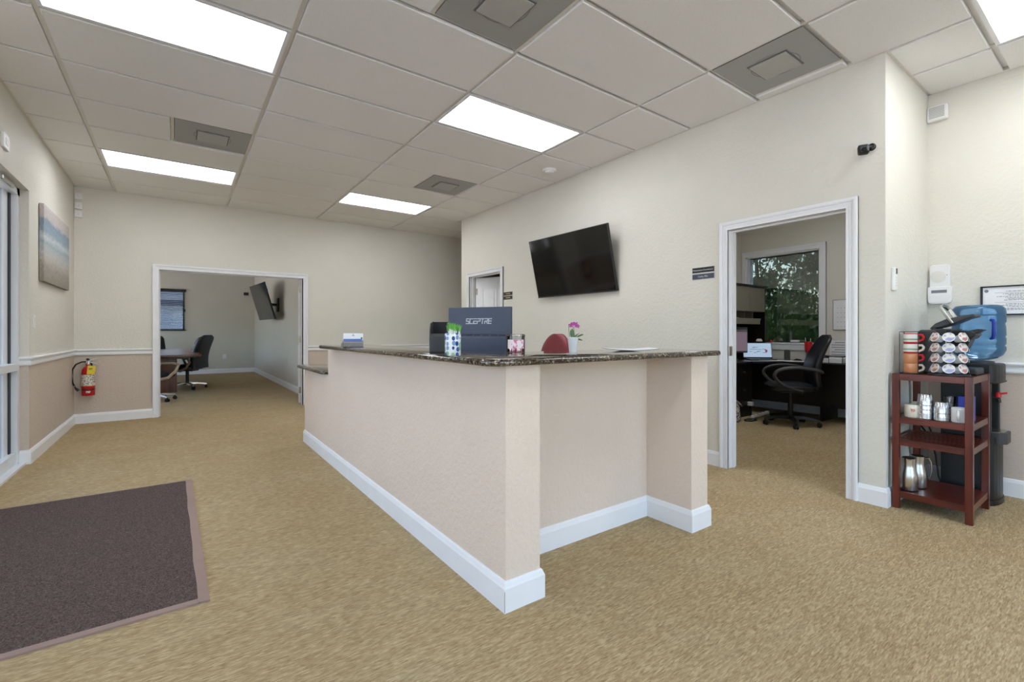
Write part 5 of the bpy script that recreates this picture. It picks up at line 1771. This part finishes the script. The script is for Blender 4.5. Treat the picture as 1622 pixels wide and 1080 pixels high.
MB().tube([(0, 0, 0), (-.06, 0, .0), (-.09, -.03, -.03)], .012, 8).build('stalk', M['black'], cd2)
MB().ball((-.10, -.04, -.035), .035, 10).build('camera_ball', M['black'], cd2, smooth=True)

# ================================================================== OUTSIDE
nb = thing('neighbour_building', 'white building with a dark roof seen through the conference blind', 'building', (0, 0, 0))
MB().box(-2.2, 6.0, 30, 40, -.1, 2.6).build('wall', M['stucco'], nb)
MB().prism([(29.2, 2.55), (40.8, 2.55), (40.8, 2.8), (35, 4.4), (29.2, 2.8)], 'x', -9, 7).build('roof', M['roof'], nb)
MB().box(-8, -2.2, 33, 40, -.1, 2.6).build('carport_wall', M['roof'], nb)

def tree(label, loc, h, r, mat, n, seed, name='leafy_tree', ls=.05, zmin=.15):
    rn = random.Random(seed)
    t = thing(name, label, 'tree', loc, group='trees outside the office window')
    MB().tube([(0, 0, -.1), (.06, .03, h * .35), (-.05, .08, h * .7), (.02, .02, h * .92)], [.07, .055, .035, .012], 8).build('trunk', M['bark'], t, smooth=True)
    bm_ = MB()
    cl = []
    for k in range(7):
        a = rn.uniform(0, 2 * PI)
        z0 = h * rn.uniform(.2, .75)
        e = Vector((r * .8 * math.cos(a), r * .8 * math.sin(a), z0 + h * rn.uniform(.1, .25)))
        bm_.tube([(0, .05, z0), tuple(Vector((0, .05, z0)).lerp(e, .5) + Vector((0, 0, .05))), tuple(e)], [.022, .014, .005], 6)
    bm_.build('branches', M['bark'], t)
    for k in range(34):
        a, q = rn.uniform(0, 2 * PI), rn.random() ** .5 * r
        cl.append((Vector((q * math.cos(a), q * math.sin(a), h * rn.uniform(zmin, 1))), rn.uniform(.2, .45)))
    mb = MB()
    for k in range(n):
        c, s = rn.choice(cl)
        p = c + Vector((rn.gauss(0, s * .5), rn.gauss(0, s * .5), rn.gauss(0, s * .45)))
        e = Euler((rn.uniform(0, 6.28), rn.uniform(0, 6.28), rn.uniform(0, 6.28))).to_matrix()
        l = ls * rn.uniform(.7, 1.4)
        pts = [p + e @ Vector(v) for v in ((-l, 0, 0), (0, l * .42, .004), (l, 0, 0), (0, -l * .42, .004))]
        mb.add(pts, [(0, 1, 2, 3)])
    o = mb.build('foliage', mat, t, kind='stuff')
    return t
tree('broad-leaved tree closest outside the office window', (9.3, 2.9, -.08), 3.6, 1.0, M['foliage'], 5200, 1)
tree('dark tree further left outside the office window', (10.6, 5.2, -.08), 4.4, 1.5, M['foliage2'], 7000, 2, ls=.07)
tree('tall tree at the back right outside the office window', (12.0, 2.6, -.08), 5.2, 1.7, M['foliage2'], 8000, 3, ls=.08)
tree('low bush under the office window', (9.0, 4.2, -.08), 1.8, .8, M['foliage'], 4200, 4, name='leafy_bush')
tree('pale bush behind the closest tree outside the window', (11.0, 4.0, -.08), 2.6, 1.4, M['foliage'], 6000, 5, name='leafy_bush', ls=.06)
tree('dark hedge tree furthest outside the window', (14.5, 5.4, -.08), 5.5, 2.4, M['foliage2'], 9000, 6, ls=.11, zmin=.0)
